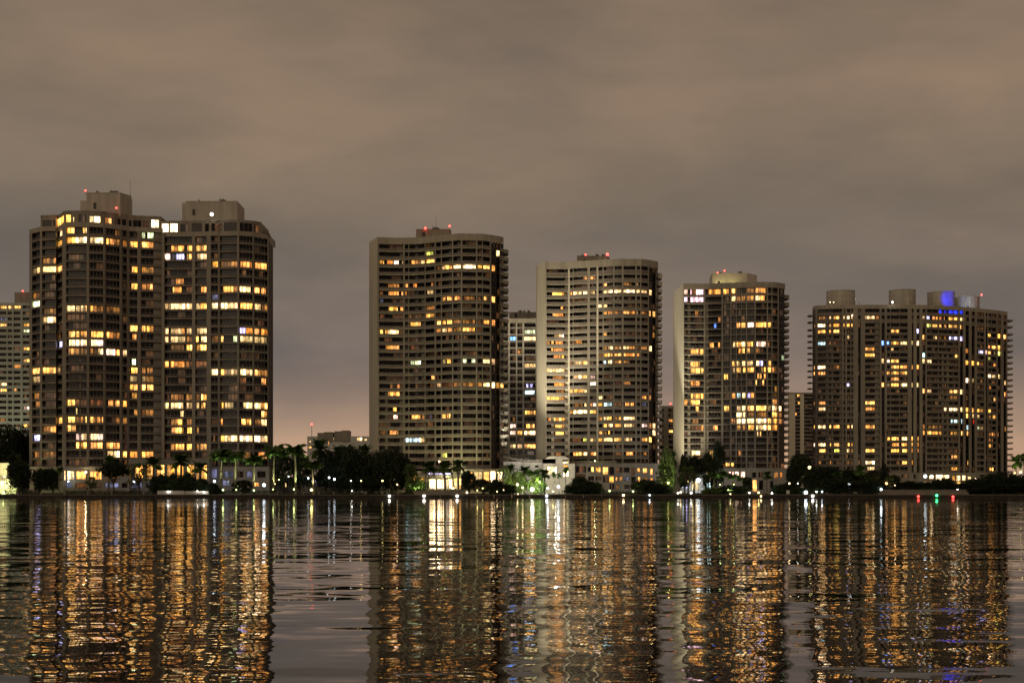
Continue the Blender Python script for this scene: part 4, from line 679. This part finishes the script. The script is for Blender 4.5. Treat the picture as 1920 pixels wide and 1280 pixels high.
def make_palm(seed, kind, label):
    """unit palm about 10 m tall"""
    rnd = random.Random(seed); t = thing('palm_tree', (0,0,0), label, 'palm tree'); tr = MB(); cr = MB(); b = rnd.uniform(-.5,.5)
    top = Vector((b, 0, 7.6)); tr.tube([(0,0,-.4),(b*.15,0,2),(b*.5,.1,4.8),top], [.3,.23,.2,.17], M['pbark'], 9)
    if kind == 'royal': tr.tube([top, top+Vector((0,0,1.1))], [.2,.1], M['pleaf'], 8); top = top+Vector((0,0,.9))
    nf = {'royal': 24, 'date': 36, 'fan': 26}[kind]; Lf = {'royal': 2.9, 'date': 2.5, 'fan': 1.5}[kind]
    for k in range(nf):
        an = k*2.399+rnd.uniform(-.2,.2); el = {'royal': rnd.uniform(-.1,1.25), 'date': rnd.uniform(-.5,1.35), 'fan': rnd.uniform(-.7,1.3)}[kind]; ln = Lf*rnd.uniform(.85,1.12)
        dr = {'royal': 1.5, 'date': 1.15, 'fan': .9}[kind]; pts = []; p = top.copy(); n = 9
        for q in range(n+1):
            pts.append(p.copy()); e = el-dr*(q/n)**1.4; p = p+Vector((math.cos(an)*math.cos(e), math.sin(an)*math.cos(e), math.sin(e)))*ln/n
        cr.tube(pts, [.045-.004*q for q in range(n+1)], M['pleaf'], 4)
        side = Vector((-math.sin(an), math.cos(an), 0))
        for q in range(1, n*3):
            f = q/3; i = min(int(f), n-1); c = pts[i].lerp(pts[i+1], f-i); w_ = .74*math.sin(math.pi*min(1, (f/n)*.82+.16))*Lf/2.9*(1.25 if kind == 'fan' else 1)
            fw = (pts[i+1]-pts[i]).normalized()
            for sg in (-1, 1):
                tip = c+side*sg*w_*rnd.uniform(.85,1.1)+fw*w_*.45-Vector((0,0,w_*(.75 if kind == 'royal' else .3)))
                cr.face([c-fw*.08, tip-fw*.02, tip+fw*.03, c+fw*.1], M['pleaf'])
    tr.build('trunk', t); cr.build('crown', t); return t
PROTO = {}
def plant(kind, u, ytop, D, w_, label, group=None, ybase=None, rz=None, cat=None):
    """kind, screen column, row of the crown top and crown width in photo pixels become real size at distance D"""
    h = zy(ytop, D)-GZ; wm = w_*D/F; natural = {'round': 8.4,'broad': 11,'sparse': 8,'tall': 5.6,'bush': 9.5,'lit_leaf': 9.5,'umbrella': 9.8,'royal': 5.4,'date': 4.8,'fan': 3.0}[kind]; th = {'bush': 4.6, 'lit_leaf': 4.6, 'royal': 10.6, 'date': 9.8, 'fan': 9.0}.get(kind, 10)
    rz = (u*.7) % 6.28 if rz is None else rz
    sz = h/th; sx = wm/natural
    loc = (X(u, D), D, GZ-.1)
    if kind not in PROTO:
        mk = {'round': lambda: make_tree(1,(10,3.9,6.0,.35),M['leaf'],150,34,label), 'broad': lambda: make_tree(2,(10,5.2,5.8,.2),M['leaf'],190,34,label), 'umbrella': lambda: make_tree(9,(10,4.6,7.6,.35,5.6),M['leaf'],110,34,label), 'lit_leaf': lambda: make_tree(10,(4.6,4.5,2.0,.15),M['lit_leaf'],90,34,label), 'sparse': lambda: make_tree(3,(10,3.8,6.6,.1),M['lit_leaf'],42,24,label),
              'tall': lambda: make_tree(4,(10,2.6,5.6,.5),M['leaf'],120,32,label), 'bush': lambda: make_tree(5,(4.6,4.5,2.0,.15),M['hedge'],120,34,label), 'royal': lambda: make_palm(6,'royal',label), 'date': lambda: make_palm(7,'date',label), 'fan': lambda: make_palm(8,'fan',label)}[kind]
        r = mk(); r.location = loc; r.scale = (sx, sx, sz); r.rotation_euler = (0,0,rz); PROTO[kind] = r
    else: r = dup(PROTO[kind], loc, (sx, sx, sz), rz, label)
    if kind in ('bush', 'lit_leaf'): r['category'] = 'bush'; r.name = 'bush'
    r['label'] = label
    if group: r['group'] = group
    return r
TR = [ # kind, u, ytop, D, width, label
 ('broad',8,797,540,70,'tall dark tree at the left edge behind the yellow-lit wall'),('broad',42,800,548,52,'dark tree touching the left corner of the first tower'),('round',24,845,512,50,'dark tree behind the round one at the left edge'),
 ('round',36,863,492,52,'round dark tree with lights glinting through, beside the yellow wall'),('round',76,876,494,36,'left of two small dark trees before the first tower\'s left wing'),('round',99,876,495,32,'right of two small dark trees before the first tower\'s left wing'),('fan',111,872,493,20,'small brown-lit palm at the first tower\'s left corner pier'),
 ('fan',203,850,500,27,'dark palm top rising before the narrow windows left of the lobby'),('umbrella',213,866,488,60,'dark umbrella-shaped tree at the left of the big lobby windows'),('sparse',172,892,486,26,'small thin tree before the left lobby of the first tower'),('sparse',262,866,489,48,'bare-limbed sparse tree against the first big lobby window'),
 ('date',289,852,491,48,'dark date palm before the second big lobby window'),('date',338,846,491,52,'dark date palm before the middle big lobby windows'),('date',375,862,491,44,'dark date palm before the right big lobby windows'),
 ('bush',300,890,486,42,'dark bush under the left lobby date palm'),('bush',325,888,486,40,'dark bush under the middle lobby date palm'),('bush',352,886,487,36,'dark bush between the middle and right lobby palms'),('bush',378,897,486,30,'dark low bush under the right lobby date palm'),('bush',396,906,484,36,'low dark bush right of the lobby beside the white lamp'),
 ('royal',413,835,489,50,'green-lit palm, first from the left of the lit row'),('royal',441,837,489,46,'green-lit palm, second from the left of the lit row'),('royal',475,846,488,44,'green-lit palm, third from the left of the lit row'),('royal',513,825,488,52,'green-lit palm at the right corner of the first tower'),('royal',554,825,488,54,'brightest green-lit palm in the gap between first and second towers'),('royal',588,858,484,44,'short palm standing over the star-bright yellow spotlight'),
 ('round',455,898,490,44,'dark bush-like tree below the second and third lit palms'),('round',530,832,520,46,'dark tree filling the gap right of the first tower'),('round',566,846,512,50,'dark tree behind the brightest green-lit palm'),('date',598,816,520,44,'tall spiky dark palm silhouetted against the sky'),('tall',612,838,515,46,'dark tree just right of the tall spiky palm'),
 ('date',634,829,528,36,'dark palm crown below the distant roof boxes'),('date',655,829,528,36,'dark palm crown below the distant lit windows'),('broad',636,842,512,72,'broad dark tree above the long low club building'),('broad',668,838,508,70,'broad dark tree left of the second tower\'s end wall'),('date',684,828,520,38,'dark palm touching the second tower\'s end wall'),
 ('broad',700,846,505,64,'broad dark tree covering the foot of the cream end wall'),('broad',734,839,500,72,'largest dark round-topped tree before the second tower'),('round',762,860,500,40,'dark tree on the right shoulder of the largest one'),('round',690,892,492,60,'low dark tree behind the bollards left of the second tower'),('round',655,896,492,50,'low dark tree beside the club building windows'),
 ('sparse',768,868,492,32,'thin green-lit tree left of the floodlit lobby'),('lit_leaf',780,893,487,42,'green-lit shrub left of the floodlit lobby'),('fan',766,866,494,22,'slim lit palm just left of the floodlit lobby'),
 ('date',802,860,488,42,'pale-lit date palm, left of three before the floodlit lobby'),('date',834,861,488,36,'pale-lit date palm, middle of three before the floodlit lobby'),('date',859,857,488,38,'pale-lit date palm, right of three before the floodlit lobby'),
 ('round',879,880,489,34,'dark tree against the orange lit lobby'),('round',904,896,487,34,'low dark tree below the orange lit lobby'),('bush',930,898,484,36,'dark shrub by the water under the second tower\'s right corner'),('sparse',944,876,492,34,'small lit tree under the second tower\'s side balconies'),
 ('date',957,866,520,28,'green-lit palm before the sloping roof of the white garden building'),('date',983,870,515,30,'green-lit palm before the balustrade of the white garden building'),('lit_leaf',968,884,500,50,'dark green lit shrub mass before the white garden building'),('royal',1001,876,498,32,'bright green palm left of the cream villa'),('date',1021,876,510,34,'blue-green palm before the cream villa\'s loggia'),('lit_leaf',1006,890,496,40,'bright lime-lit bush left of the cream villa'),
 ('fan',1038,882,500,12,'slim dark fan palm, left of three before the villa'),('fan',1049,884,500,12,'slim dark fan palm, middle of three before the villa'),('fan',1061,872,505,16,'taller slim fan palm before the villa\'s tall lit windows'),('bush',1086,893,492,40,'leafy dark bush at the villa\'s right corner'),('bush',1105,902,488,56,'big dark hedge-like bush before the terrace of flats'),('bush',1080,908,486,50,'low dark bush by the water under the villa'),('bush',950,908,483,40,'dark bush on the bank left of the bright garden lamps'),
 ('broad',1214,898,490,62,'wide dark tree before the right end of the terrace of flats'),('bush',1238,908,486,44,'dark bush by the water left of the fourth tower'),('lit_leaf',1250,842,600,34,'yellow-green lit leafy clump between the third and fourth towers'),('sparse',1244,870,520,34,'thin lit tree under the third tower\'s side balconies'),('date',1259,842,610,26,'tall green-lit palm at the foot of the cream fourth end wall'),
 ('tall',1284,848,560,22,'dark slim tree against the foot of the fourth end wall'),('umbrella',1302,855,520,58,'dark spreading tree above the bright white entrance hall'),('sparse',1290,872,500,40,'twiggy tree against the bright white entrance hall'),('round',1329,846,560,34,'dark climbing tree before the fourth tower\'s left bays'),('round',1347,822,570,26,'dark tree top reaching the fourth tower\'s sixth balcony'),
 ('royal',1340,882,500,32,'lime-lit palm, leftmost in the fourth tower\'s garden'),('royal',1358,879,502,30,'lime-lit palm, second in the fourth tower\'s garden'),('royal',1375,884,500,32,'brightest lime-lit palm in the fourth tower\'s garden'),('royal',1392,890,498,28,'lime-lit palm, last on the right in the fourth tower\'s garden'),('tall',1402,892,494,20,'small dark reddish tree right of the lime-lit palms'),('bush',1372,910,486,64,'long dark hedge bush below the lime-lit palms'),('lit_leaf',1335,912,484,40,'low green bush below the white stair windows'),
 ('date',1438,880,500,26,'dark palm before the fourth tower\'s right podium'),('bush',1466,908,488,44,'dark bush right of the last garden lamp of the fourth tower'),('bush',1500,914,484,44,'dark bank bush behind the white sign board'),
 ('round',1500,846,560,48,'dark round tree in the gap right of the fourth tower'),('tall',1487,868,530,30,'dark tree beside the fourth tower\'s last pier'),('broad',1535,872,520,66,'dark tree below the left edge of the rightmost tower'),('round',1562,874,515,50,'dark tree left of the small green palm'),('royal',1569,880,500,22,'small green-lit palm among dark trees under the rightmost tower'),('round',1590,878,510,46,'dark tree right of the small green palm'),('date',1614,868,505,32,'dark palm crown below the first dark strip of the rightmost tower'),
 ('round',1630,884,504,40,'dark tree holding a lime-lit bough'),('date',1627,888,498,16,'tiny lime-lit palm in the dark trees'),('broad',1646,880,508,56,'dark tree left of the orange street lamp'),('tall',1660,866,512,22,'dark pointed tree below the second dark strip of the rightmost tower'),('broad',1575,894,494,90,'broad low dark tree by the water under the rightmost tower'),('broad',1630,900,492,70,'low dark tree left of the quay terrace'),
 ('round',1675,888,500,34,'dark tree just right of the orange street lamp'),('round',1700,900,498,50,'low dark tree behind the quay terrace, left'),('round',1726,902,498,40,'low dark tree behind the quay terrace, middle'),('broad',1768,894,500,52,'dark tree before the lit lobby of the rightmost tower'),('round',1752,900,496,36,'small dark tree under the lobby\'s brightest window'),('round',1800,904,496,36,'dark tree at the right end of the quay terrace'),
 ('broad',1828,896,494,56,'dark mangrove-like tree, first of the mass at far right'),('broad',1856,886,496,62,'dark mangrove-like tree, second of the mass at far right'),('broad',1886,884,496,64,'dark mangrove-like tree, third of the mass at far right'),('broad',1918,888,494,60,'dark mangrove-like tree cut by the right edge'),('round',1870,905,486,60,'low dark waterside tree under the far-right mass'),('round',1912,906,486,56,'low dark waterside tree at the right edge'),('round',1836,912,486,50,'low dark waterside tree at the left end of the far-right mass'),
 ('date',1905,848,620,30,'yellow-lit palm behind the right tower\'s side balconies'),('date',1921,846,625,30,'yellow-lit palm cut by the right edge'),
]
for t in TR: plant(*t)
# clipped hedges
def hedge(u0, u1, D, h, label):
    rnd = random.Random(int(u0)); mb = MB(); x = X(u0, D); 
    while x < X(u1, D):
        for q in range(46):
            c = Vector((x+rnd.uniform(0,.8), D+rnd.uniform(0,1.6), GZ+.1+rnd.random()**.6*h*rnd.uniform(.85,1.08))); leafquad(mb, c, rnd.uniform(.12,.22), rnd, M['hedge'])
        x += .8
    o = mb.build('hedge'); tag(o, label, 'hedge')
hedge(6,58,483.5,1.5,'clipped dark hedge under the round tree at the left edge'); hedge(118,245,485,1.25,'clipped dark hedge before the left lobby of the first tower'); hedge(245,292,484.5,1.3,'clipped dark hedge before the first big lobby window'); hedge(395,515,484.5,1.3,'clipped hedge behind the yellow palm spotlights')
hedge(600,770,483.5,1.9,'long dark hedge behind the bollards before the second tower'); hedge(1100,1240,484,1.1,'dark hedge along the water before the terrace of flats'); hedge(1515,1650,482,2.1,'dark waterside hedge under the rightmost tower')

# ---------------------------------------------------------------- lamps
def lamp(kind, u, y, D, col, r, label, watts=0, spot=None, cat='garden lamp', group='lamps along the shore'):
    r *= .75; z = zy(y, D); x = X(u, D); gz = min(GZ, z-.25); t = thing(kind, (x, D, gz), label, cat, group)
    mb = MB(); mb.tube([(x,D,gz-.2),(x,D,z-r*.6)], [.06,.05] if z-gz < 3 else [.12,.07], M['metal'], 6); mb.box(x-.16, x+.16, D-.16, D+.16, gz-.1, gz+.1, M['metal']); mb.build('pole', t)
    mb = MB(); mb.ball((x,D,z), r, LAMP[col], 12); mb.build('lamp_glass', t)
    if watts:
        c = {'yellow': (1,.9,.45),'greeny': (.85,1,.4),'white': (1,.95,.85),'cool': (.8,.9,1),'warm': (1,.78,.45),'orange': (1,.6,.3)}[col]
        spot = spot or (150, (0, 1, .35))      # shielded towards the water, throwing its light inland
        l = bpy.data.lights.new('lamp_light', 'SPOT'); l.energy = watts*(1.7 if spot is UP else 1); l.color = c; l.shadow_soft_size = .3
        o = bpy.data.objects.new('lamp_light', l); C.objects.link(o); o.parent = t; o.location = (0, r+.1, z-gz+r*.4)
        if spot: l.spot_size = math.radians(spot[0]); l.spot_blend = .6; o.rotation_euler = Vector(spot[1]).to_track_quat('-Z','Y').to_euler()
UP = (75, (0,.12,1))
LA = [('garden_lamp',523,899,515,'yellow',.3,'tiny yellow lamp high among the palms right of the first tower',60,None),('garden_lamp',541,893,516,'cool',.26,'tiny cool lamp above the club building\'s left end',60,None),('garden_lamp',515,907,503,'warm',.34,'small warm lamp beside the first tower\'s right corner',80,None),('garden_lamp',578,896,500,'cool',.36,'cool lamp between the two rightmost lit palms',80,None),('garden_lamp',617,895,500,'cool',.42,'cool lamp over the middle of the club building',80,None),('garden_lamp',627,898,500,'cool',.5,'larger cool lamp over the club building',90,None),('garden_lamp',658,901,485,'white',.3,'small white lamp in the dark trees right of the club building',60,None),('garden_lamp',677,901,485,'yellow',.3,'yellow lamp in the dark trees before the cream end wall',60,None),('garden_lamp',717,901,484,'yellow',.36,'yellow lamp under the largest dark tree',80,None),('garden_lamp',745,908,484,'warm',.26,'small warm lamp right under the largest dark tree',60,None),('garden_lamp',895,919,482,'yellow',.24,'tiny yellow lamp on the bank below the orange lobby',50,None),('garden_lamp',944,918,482,'warm',.26,'tiny warm lamp on the bank left of the bright garden group',50,None),('garden_lamp',1253,905,520,'yellow',.45,'yellow lamp under the leafy clump between third and fourth towers',300,None),('garden_lamp',1246,913,500,'warm',.4,'warm lamp low between the third and fourth towers',150,None),('spotlight',418,918,485.5,'greeny',.42,'lime palm spotlight, first from the left below the lit palms',3800,UP),('spotlight',443,918,485.5,'greeny',.3,'lime palm spotlight, second from the left below the lit palms',3600,UP),('spotlight',476,919,485,'greeny',.38,'lime palm spotlight, third from the left below the lit palms',3200,UP),
 ('spotlight',512,917,485.5,'greeny',.25,'dim lime spotlight at the foot of the fourth lit palm',3800,UP),('spotlight',551,917,485,'greeny',.36,'lime spotlight at the foot of the tallest lit palm',4600,UP),('spotlight',584,918,481.5,'yellow',.55,'star-bright yellow spotlight below the short palm',2600,UP),
 ('garden_lamp',402,902,500,'cool',.55,'blue-white lamp right of the big lobby windows',500,None),('garden_lamp',495,909,490,'cool',.72,'brightest blue-white lamp, near the first tower\'s right corner',1500,None),('garden_lamp',251,903,498,'cool',.42,'blue-white lamp among the bare-limbed tree',350,None),('garden_lamp',128,902,502,'cool',.34,'small blue-white lamp at the left lobby',120,None),('wall_lamp',161,885,503.5,'warm',.5,'warm star-bright lamp on the left lobby wall',300,None),
 ('garden_lamp',315,921.5,479,'white',.28,'small lamp at the left end of the pale planter wall',90,None),('garden_lamp',370,920,479,'white',.24,'small lamp in the middle of the pale planter wall',90,None),('garden_lamp',382,922,479,'white',.34,'small lamp at the right end of the pale planter wall',90,None),('garden_lamp',660,920,481,'white',.22,'small white path light before the club building',40,None),
 ('quay_floodlight',730,929.5,475.6,'white',.5,'bright quay floodlight, left of three before the second tower',500,None),('quay_floodlight',795,929.5,475.6,'white',.55,'bright quay floodlight, middle of three before the second tower',500,None),('quay_floodlight',857,929.5,475.6,'white',.55,'bright quay floodlight, right of three before the second tower',500,None),
 ('wall_lamp',823.5,865,545,'orange',.5,'orange star-bright lamp above the palms on the second tower',250,None),('garden_lamp',790,908,500,'greeny',.3,'lime lamp inside the lit shrub left of the floodlit lobby',700,None),('garden_lamp',776,912,497,'yellow',.3,'yellow lamp left of the floodlit lobby',500,None),('garden_lamp',822,913,520,'warm',.4,'warm floodlamp at the entrance under the canopy',2600,None),('garden_lamp',850,915,515,'warm',.4,'warm floodlamp right of the entrance canopy',2200,None),
 ('garden_lamp',905,915,486,'yellow',.25,'small yellow lamp before the orange lit lobby',120,None),('garden_lamp',918,917,484,'warm',.28,'small warm lamp by the water under the second tower\'s right side',100,None),('garden_lamp',932,921,481,'warm',.22,'tiny warm lamp on the bank below the second tower',40,None),('garden_lamp',962,913,486,'yellow',.45,'yellow lamp, first of the bright garden group',700,None),('garden_lamp',970,908,487,'warm',.5,'warm lamp, highest of the bright garden group',900,None),('garden_lamp',980,914,486,'warm',.4,'warm lamp, third of the bright garden group',500,None),
 ('garden_lamp',998,917,486,'white',.85,'dazzling white lamp in the middle of the bright garden group',2200,None),('garden_lamp',1012,903,492,'greeny',.3,'lime lamp high in the bushes by the villa',900,None),('garden_lamp',1027,915,486,'cool',.45,'cool white lamp, right of the dazzling one',600,None),('garden_lamp',1037,921,482,'yellow',.32,'yellow lamp at the right end of the bright garden group',250,None),('quay_floodlight',1025,929,475.6,'cool',.5,'bright quay floodlight below the villa',500,None),('garden_lamp',1047,912,495,'cool',.6,'blue-white lamp at the foot of the slim fan palms',1500,None),
 ('wall_lamp',1041,881,583,'white',.65,'white star-bright lamp on the villa\'s big window',1400,None),('garden_lamp',971,926,479,'warm',.25,'tiny warm lamp low on the bank left of the villa',40,None),('garden_lamp',1120,928,477.6,'warm',.26,'tiny warm lamp by the water below the big hedge bush',40,None),
 ('spotlight',1143,920,484,'greeny',.38,'lime lawn light, left of two before the terrace of flats',350,None),('spotlight',1187,921,484,'greeny',.36,'lime lawn light, right of two before the terrace of flats',350,None),('quay_floodlight',1169,928,475.6,'warm',.5,'warm quay floodlight below the terrace of flats',400,None),('quay_floodlight',1218,928,475.6,'cool',.34,'small cool quay light at the right of the terrace of flats',200,None),
 ('wall_lamp',1115.5,864,598,'greeny',.35,'green terrace lamp on the third tower\'s podium roof',120,None),('garden_lamp',1271,924,482,'white',.36,'white lamp, left of a pair on the bank before the fourth tower',250,None),('garden_lamp',1276,922.5,482,'warm',.4,'warm lamp, right of a pair on the bank before the fourth tower',250,None),('garden_lamp',1296,924,482,'white',.38,'white lamp below the bright white entrance hall',250,None),
 ('street_lamp',1309,900,560,'cool',1.05,'dazzling blue-white lamp at the white entrance hall',6000,None),('street_lamp',1297,886,570,'cool',.55,'cool lamp left above the white entrance hall',1200,None),('street_lamp',1309,885,572,'cool',.5,'cool lamp right above the white entrance hall',1000,None),('garden_lamp',1291,903,520,'yellow',.5,'yellow globe lamp before the white entrance hall',400,None),
 ('garden_lamp',1369.5,926,479,'warm',.3,'small warm lamp under the lime-lit palms',150,None),('spotlight',1350,908,498,'greeny',.25,'lime spotlight, left of two under the garden palms',2200,UP),('spotlight',1376,908,498,'greeny',.25,'lime spotlight, right of two under the garden palms',2600,UP),('spotlight',1395,910,495,'greeny',.2,'lime spotlight under the last garden palm',1200,UP),
 ('garden_lamp',1405,923.5,482,'white',.36,'white bank lamp, left of three before the fourth tower\'s podium',250,None),('garden_lamp',1422.5,923,482,'yellow',.4,'yellow bank lamp, middle of three before the fourth tower\'s podium',300,None),('garden_lamp',1447.5,924.5,482,'white',.42,'white bank lamp, right of three before the fourth tower\'s podium',300,None),('quay_floodlight',1427,930,475.6,'warm',.36,'warm quay light under the yellow bank lamp',200,None),
 ('street_lamp',1518,876,540,'yellow',.75,'yellow street lamp glowing left of the rightmost tower',900,None),('garden_lamp',1480,906,520,'warm',.4,'warm lamp right of the fourth tower\'s last pier',200,None),('garden_lamp',1496,906,520,'white',.25,'tiny white lamp further right of the fourth tower',80,None),('garden_lamp',1511,923,480,'cool',.75,'bright white bank lamp right of the white sign board',800,None),('quay_floodlight',1524,929.5,475.6,'white',.55,'bright quay floodlight right of the white sign board',500,None),('garden_lamp',1531,921.5,482,'white',.34,'small white lamp, first right of the bright bank lamps',100,None),('garden_lamp',1541.5,921.5,482,'cool',.36,'small white lamp, second right of the bright bank lamps',100,None),
 ('garden_lamp',1592,907,489,'cool',.5,'cool lamp among the dark trees under the rightmost tower',150,None),('street_lamp',1662,906.5,496,'orange',.62,'orange star-bright street lamp left of the quay terrace',900,None),('garden_lamp',1652,917,486,'cool',.55,'long white light at the left end of the quay terrace',300,None),('garden_lamp',1678,909,500,'warm',.35,'warm lamp right of the orange street lamp',200,None),
 ('street_lamp',1735,892.5,640,'cool',.95,'large white globe lamp, left of two before the right lobby',900,None),('street_lamp',1747,893,640,'warm',.95,'large warm globe lamp, right of two before the right lobby',900,None),('garden_lamp',1795.5,918,482,'white',.4,'white lamp on top of the quay terrace',200,None),('street_lamp',1903,887,600,'yellow',.5,'yellow lamp under the lit palms at the right edge, lower left',900,None),('street_lamp',1914,885,600,'yellow',.55,'yellow lamp under the lit palms at the right edge, upper right',900,None),
 ('garden_lamp',8,893,491,'yellow',.3,'yellow lamp washing the garden wall at the left edge',6000,None),('garden_lamp',6,924,490,'greeny',.3,'lime lamp at the foot of the garden wall at the left edge',3000,None),('garden_lamp',28,917,497,'yellow',.28,'yellow lamp seen under the round tree at the left edge',300,None),
 ('wall_lamp',1375,534.5,680,'yellow',.25,'yellow floodlight washing the fourth tower\'s roof box, right',420,(140,(0,.6,1))),('wall_lamp',1350,535,681,'yellow',.25,'yellow floodlight washing the fourth tower\'s roof box, left',420,(140,(0,.6,1))),('wall_lamp',1134,495.5,614.5,'yellow',.22,'yellow floodlight at the third tower\'s roof box',260,None),
]
for a in LA:
    cat = a[0].replace('_', ' ')
    if a[0] == 'wall_lamp':
        # a lamp bracketed to its building: a short stem instead of a pole
        k, u, y, D, col, r, lab, wt, sp = a; r *= .7; x, z = X(u, D), zy(y, D); t = thing(k, (x, D, z-.5), lab, cat, 'lamps on the buildings')
        mb = MB(); mb.box(x-.08, x+.08, D, D+2.0, z-.08, z+.08, M['metal']); mb.build('bracket', t); mb = MB(); mb.ball((x,D,z), r, LAMP[col], 12); mb.build('lamp_glass', t)
        l = bpy.data.lights.new('lamp_light', 'SPOT' if sp else 'POINT'); l.energy = wt; l.color = {'yellow': (1,.85,.35),'white': (1,.95,.85),'warm': (1,.78,.45),'orange': (1,.6,.3),'greeny': (.85,1,.5)}[col]; l.shadow_soft_size = .2
        o = bpy.data.objects.new('lamp_light', l); C.objects.link(o); o.parent = t; o.location = (0, -r-.2 if not sp else .1, .5+(.1 if not sp else r+.05))
        if sp: l.spot_size = math.radians(sp[0]); l.spot_blend = .8; o.rotation_euler = Vector(sp[1]).to_track_quat('-Z','Y').to_euler()
    else: lamp(*a, cat=cat)
# mostly unseen fill lights added to brighten end walls, balconies, gardens and lobbies; the drums of the right tower are floodlit blue and white
def flood(u, y, D, watts, col, aim, label, size=70, r=.18):
    spot = None
    x, z = X(u, D), zy(y, D); t = thing('floodlight', (x, D, z), label, 'floodlight', 'building floodlights')
    mb = MB(); mb.box(x-.25, x+.25, D-.15, D+.15, z-.6, z-.2, M['metal']); mb.build('housing', t); mb = MB(); mb.box(x-.2, x+.2, D-.12, D+.12, z-.19, z-.12, M['metal']); mb.build('bezel', t)  # fitting modelled for the added fill lights as well
    l = bpy.data.lights.new('lamp_light', 'SPOT'); l.energy = watts*(1.7 if spot is UP else 1); l.color = col; l.spot_size = math.radians(size); l.spot_blend = .9; l.shadow_soft_size = .15
    o = bpy.data.objects.new('lamp_light', l); C.objects.link(o); o.parent = t; o.rotation_euler = (Vector(at(*aim))-Vector((x,D,z))).to_track_quat('-Z','Y').to_euler()
flood(1239, 905, 640, 150000, (1,.86,.58), (1273,760,684), 'floodlight aimed up the fourth tower\'s end wall', 60)
flood(988, 860, 575, 30000, (1,.88,.66), (1014,760,620), 'floodlight aimed up the third tower\'s end wall', 80)
flood(984, 860, 575, 300000, (1,.88,.66), (1012,590,622), 'narrow floodlight aimed at the top of the third tower\'s end wall', 64)
flood(1244, 905, 640, 420000, (1,.88,.62), (1273,590,684), 'narrow floodlight aimed at the top of the fourth tower\'s end wall', 26)
flood(955, 872, 552, 45000, (1,.95,.8), (949,600,561), 'floodlight aimed up under the second tower\'s side balconies', 44)
flood(25, 885, 700, 22000, (.95,1,.72), (20,680,724), 'added lime fill light aimed up the pale slab tower', 100)
flood(664, 890, 584, 12000, (1,.88,.6), (700,690,560), 'floodlight aimed up the second tower\'s end wall', 70)
flood(850, 905, 528, 9000, (.9,1,.5), (850,830,548), 'garden floodlight aimed up the second tower\'s lower balconies', 100)
flood(1781, 565.5, 714.5, 9000, (.004,.02,1), (1782,558,726), 'blue floodlight below the third roof drum of the right tower', 78)
flood(1815, 572, 727, 1600, (.85,1,.95), (1815,562,740), 'white floodlight below the low fourth roof drum', 120)
flood(1611, 567, 721, 600, (.85,1,1), (1604,556,726), 'white floodlight at the right side of the first roof drum', 90)
flood(960, 896, 566, 5500, (1,.93,.75), (958,876,598), 'added fill light on the white garden building, left', 120)
flood(998, 896, 570, 5500, (1,.95,.8), (998,878,601), 'added fill light on the white garden building, right', 120)
flood(1040, 902, 566, 5500, (1,.92,.72), (1050,876,590), 'added fill light washing the cream villa', 120)
flood(1300, 916, 618, 5000, (.85,.93,1), (1300,905,642), 'added fill light washing the white entrance hall', 130)
flood(1330, 912, 630, 4500, (.95,.98,1), (1332,895,655), 'added fill light washing the white stair wall', 110)
flood(905, 915, 520, 4000, (1,.72,.3), (905,893,541), 'added amber fill light washing the orange lobby', 130)
flood(824, 921, 520, 5500, (1,.85,.5), (824,905,546), 'added warm fill light washing the bright entrance', 130)
flood(986, 924, 482, 10500, (1,.97,.5), (988,885,500), 'added lime fill light under the garden palms and bushes', 120)
flood(1012, 922, 482, 9000, (.92,1,.6), (1012,885,496), 'added lime fill light under the villa bushes', 110)
flood(785, 921, 481, 15000, (.9,1,.5), (782,895,489), 'added lime fill light under the shrub left of the bright lobby', 110)
flood(1245, 915, 590, 8000, (1,.93,.5), (1252,870,602), 'added yellow fill light under the tree between the third and fourth towers', 90)
flood(830, 924, 481, 11000, (1,.95,.6), (830,868,489), 'added fill light under the three date palms before the bright lobby', 110)
flood(1366, 920, 484.5, 30000, (.85,1,.4), (1366,888,500), 'lime floodlight under the fourth tower\'s garden palms', 120)
flood(875, 924, 480, 8000, (1,.9,.5), (895,895,488), 'added warm fill light under the trees before the orange lobby', 120)
flood(1908, 905, 600, 12000, (1,.95,.35), (1912,870,622), 'added yellow fill light under the palms at the right edge', 100)
# ---------------------------------------------------------------- channel lights on the quay and a far mast
for u, y, col, lab in ((1722,930.5,'redm','red channel light on the quay, left of the green one'),(1756.5,928.5,'green','green channel light on the quay terrace'),(1787,931,'redm','red channel light on the quay, right of the green one')):
    x, z = X(u,475.5), zy(y,475.5); t = thing('channel_light', (x,475.5,z-1), lab, 'channel light', 'channel lights on the quay'); mb = MB(); mb.tube([(x,475.5,z-1.2),(x,475.5,z)],[.09,.07],M['metal'],6); mb.build('post', t); mb = MB(); mb.ball((x,475.5,z),.42,LAMP[col],10); mb.build('lamp_glass', t)
t = thing('radio_mast', (X(584.5,1500),1500,GZ), 'thin distant mast with an orange-red light above the dark trees', 'radio mast'); mb = MB(); z = zy(796,1500); mb.tube([(X(584.5,1500),1500,0),(X(584.5,1500),1500,z)],[.8,.25],M['metal'],6); mb.build('mast', t)
mb = MB(); mb.ball((X(584.5,1500),1500,z+.5),1.2,LAMP['red'],10); mb.build('lamp_glass', t)
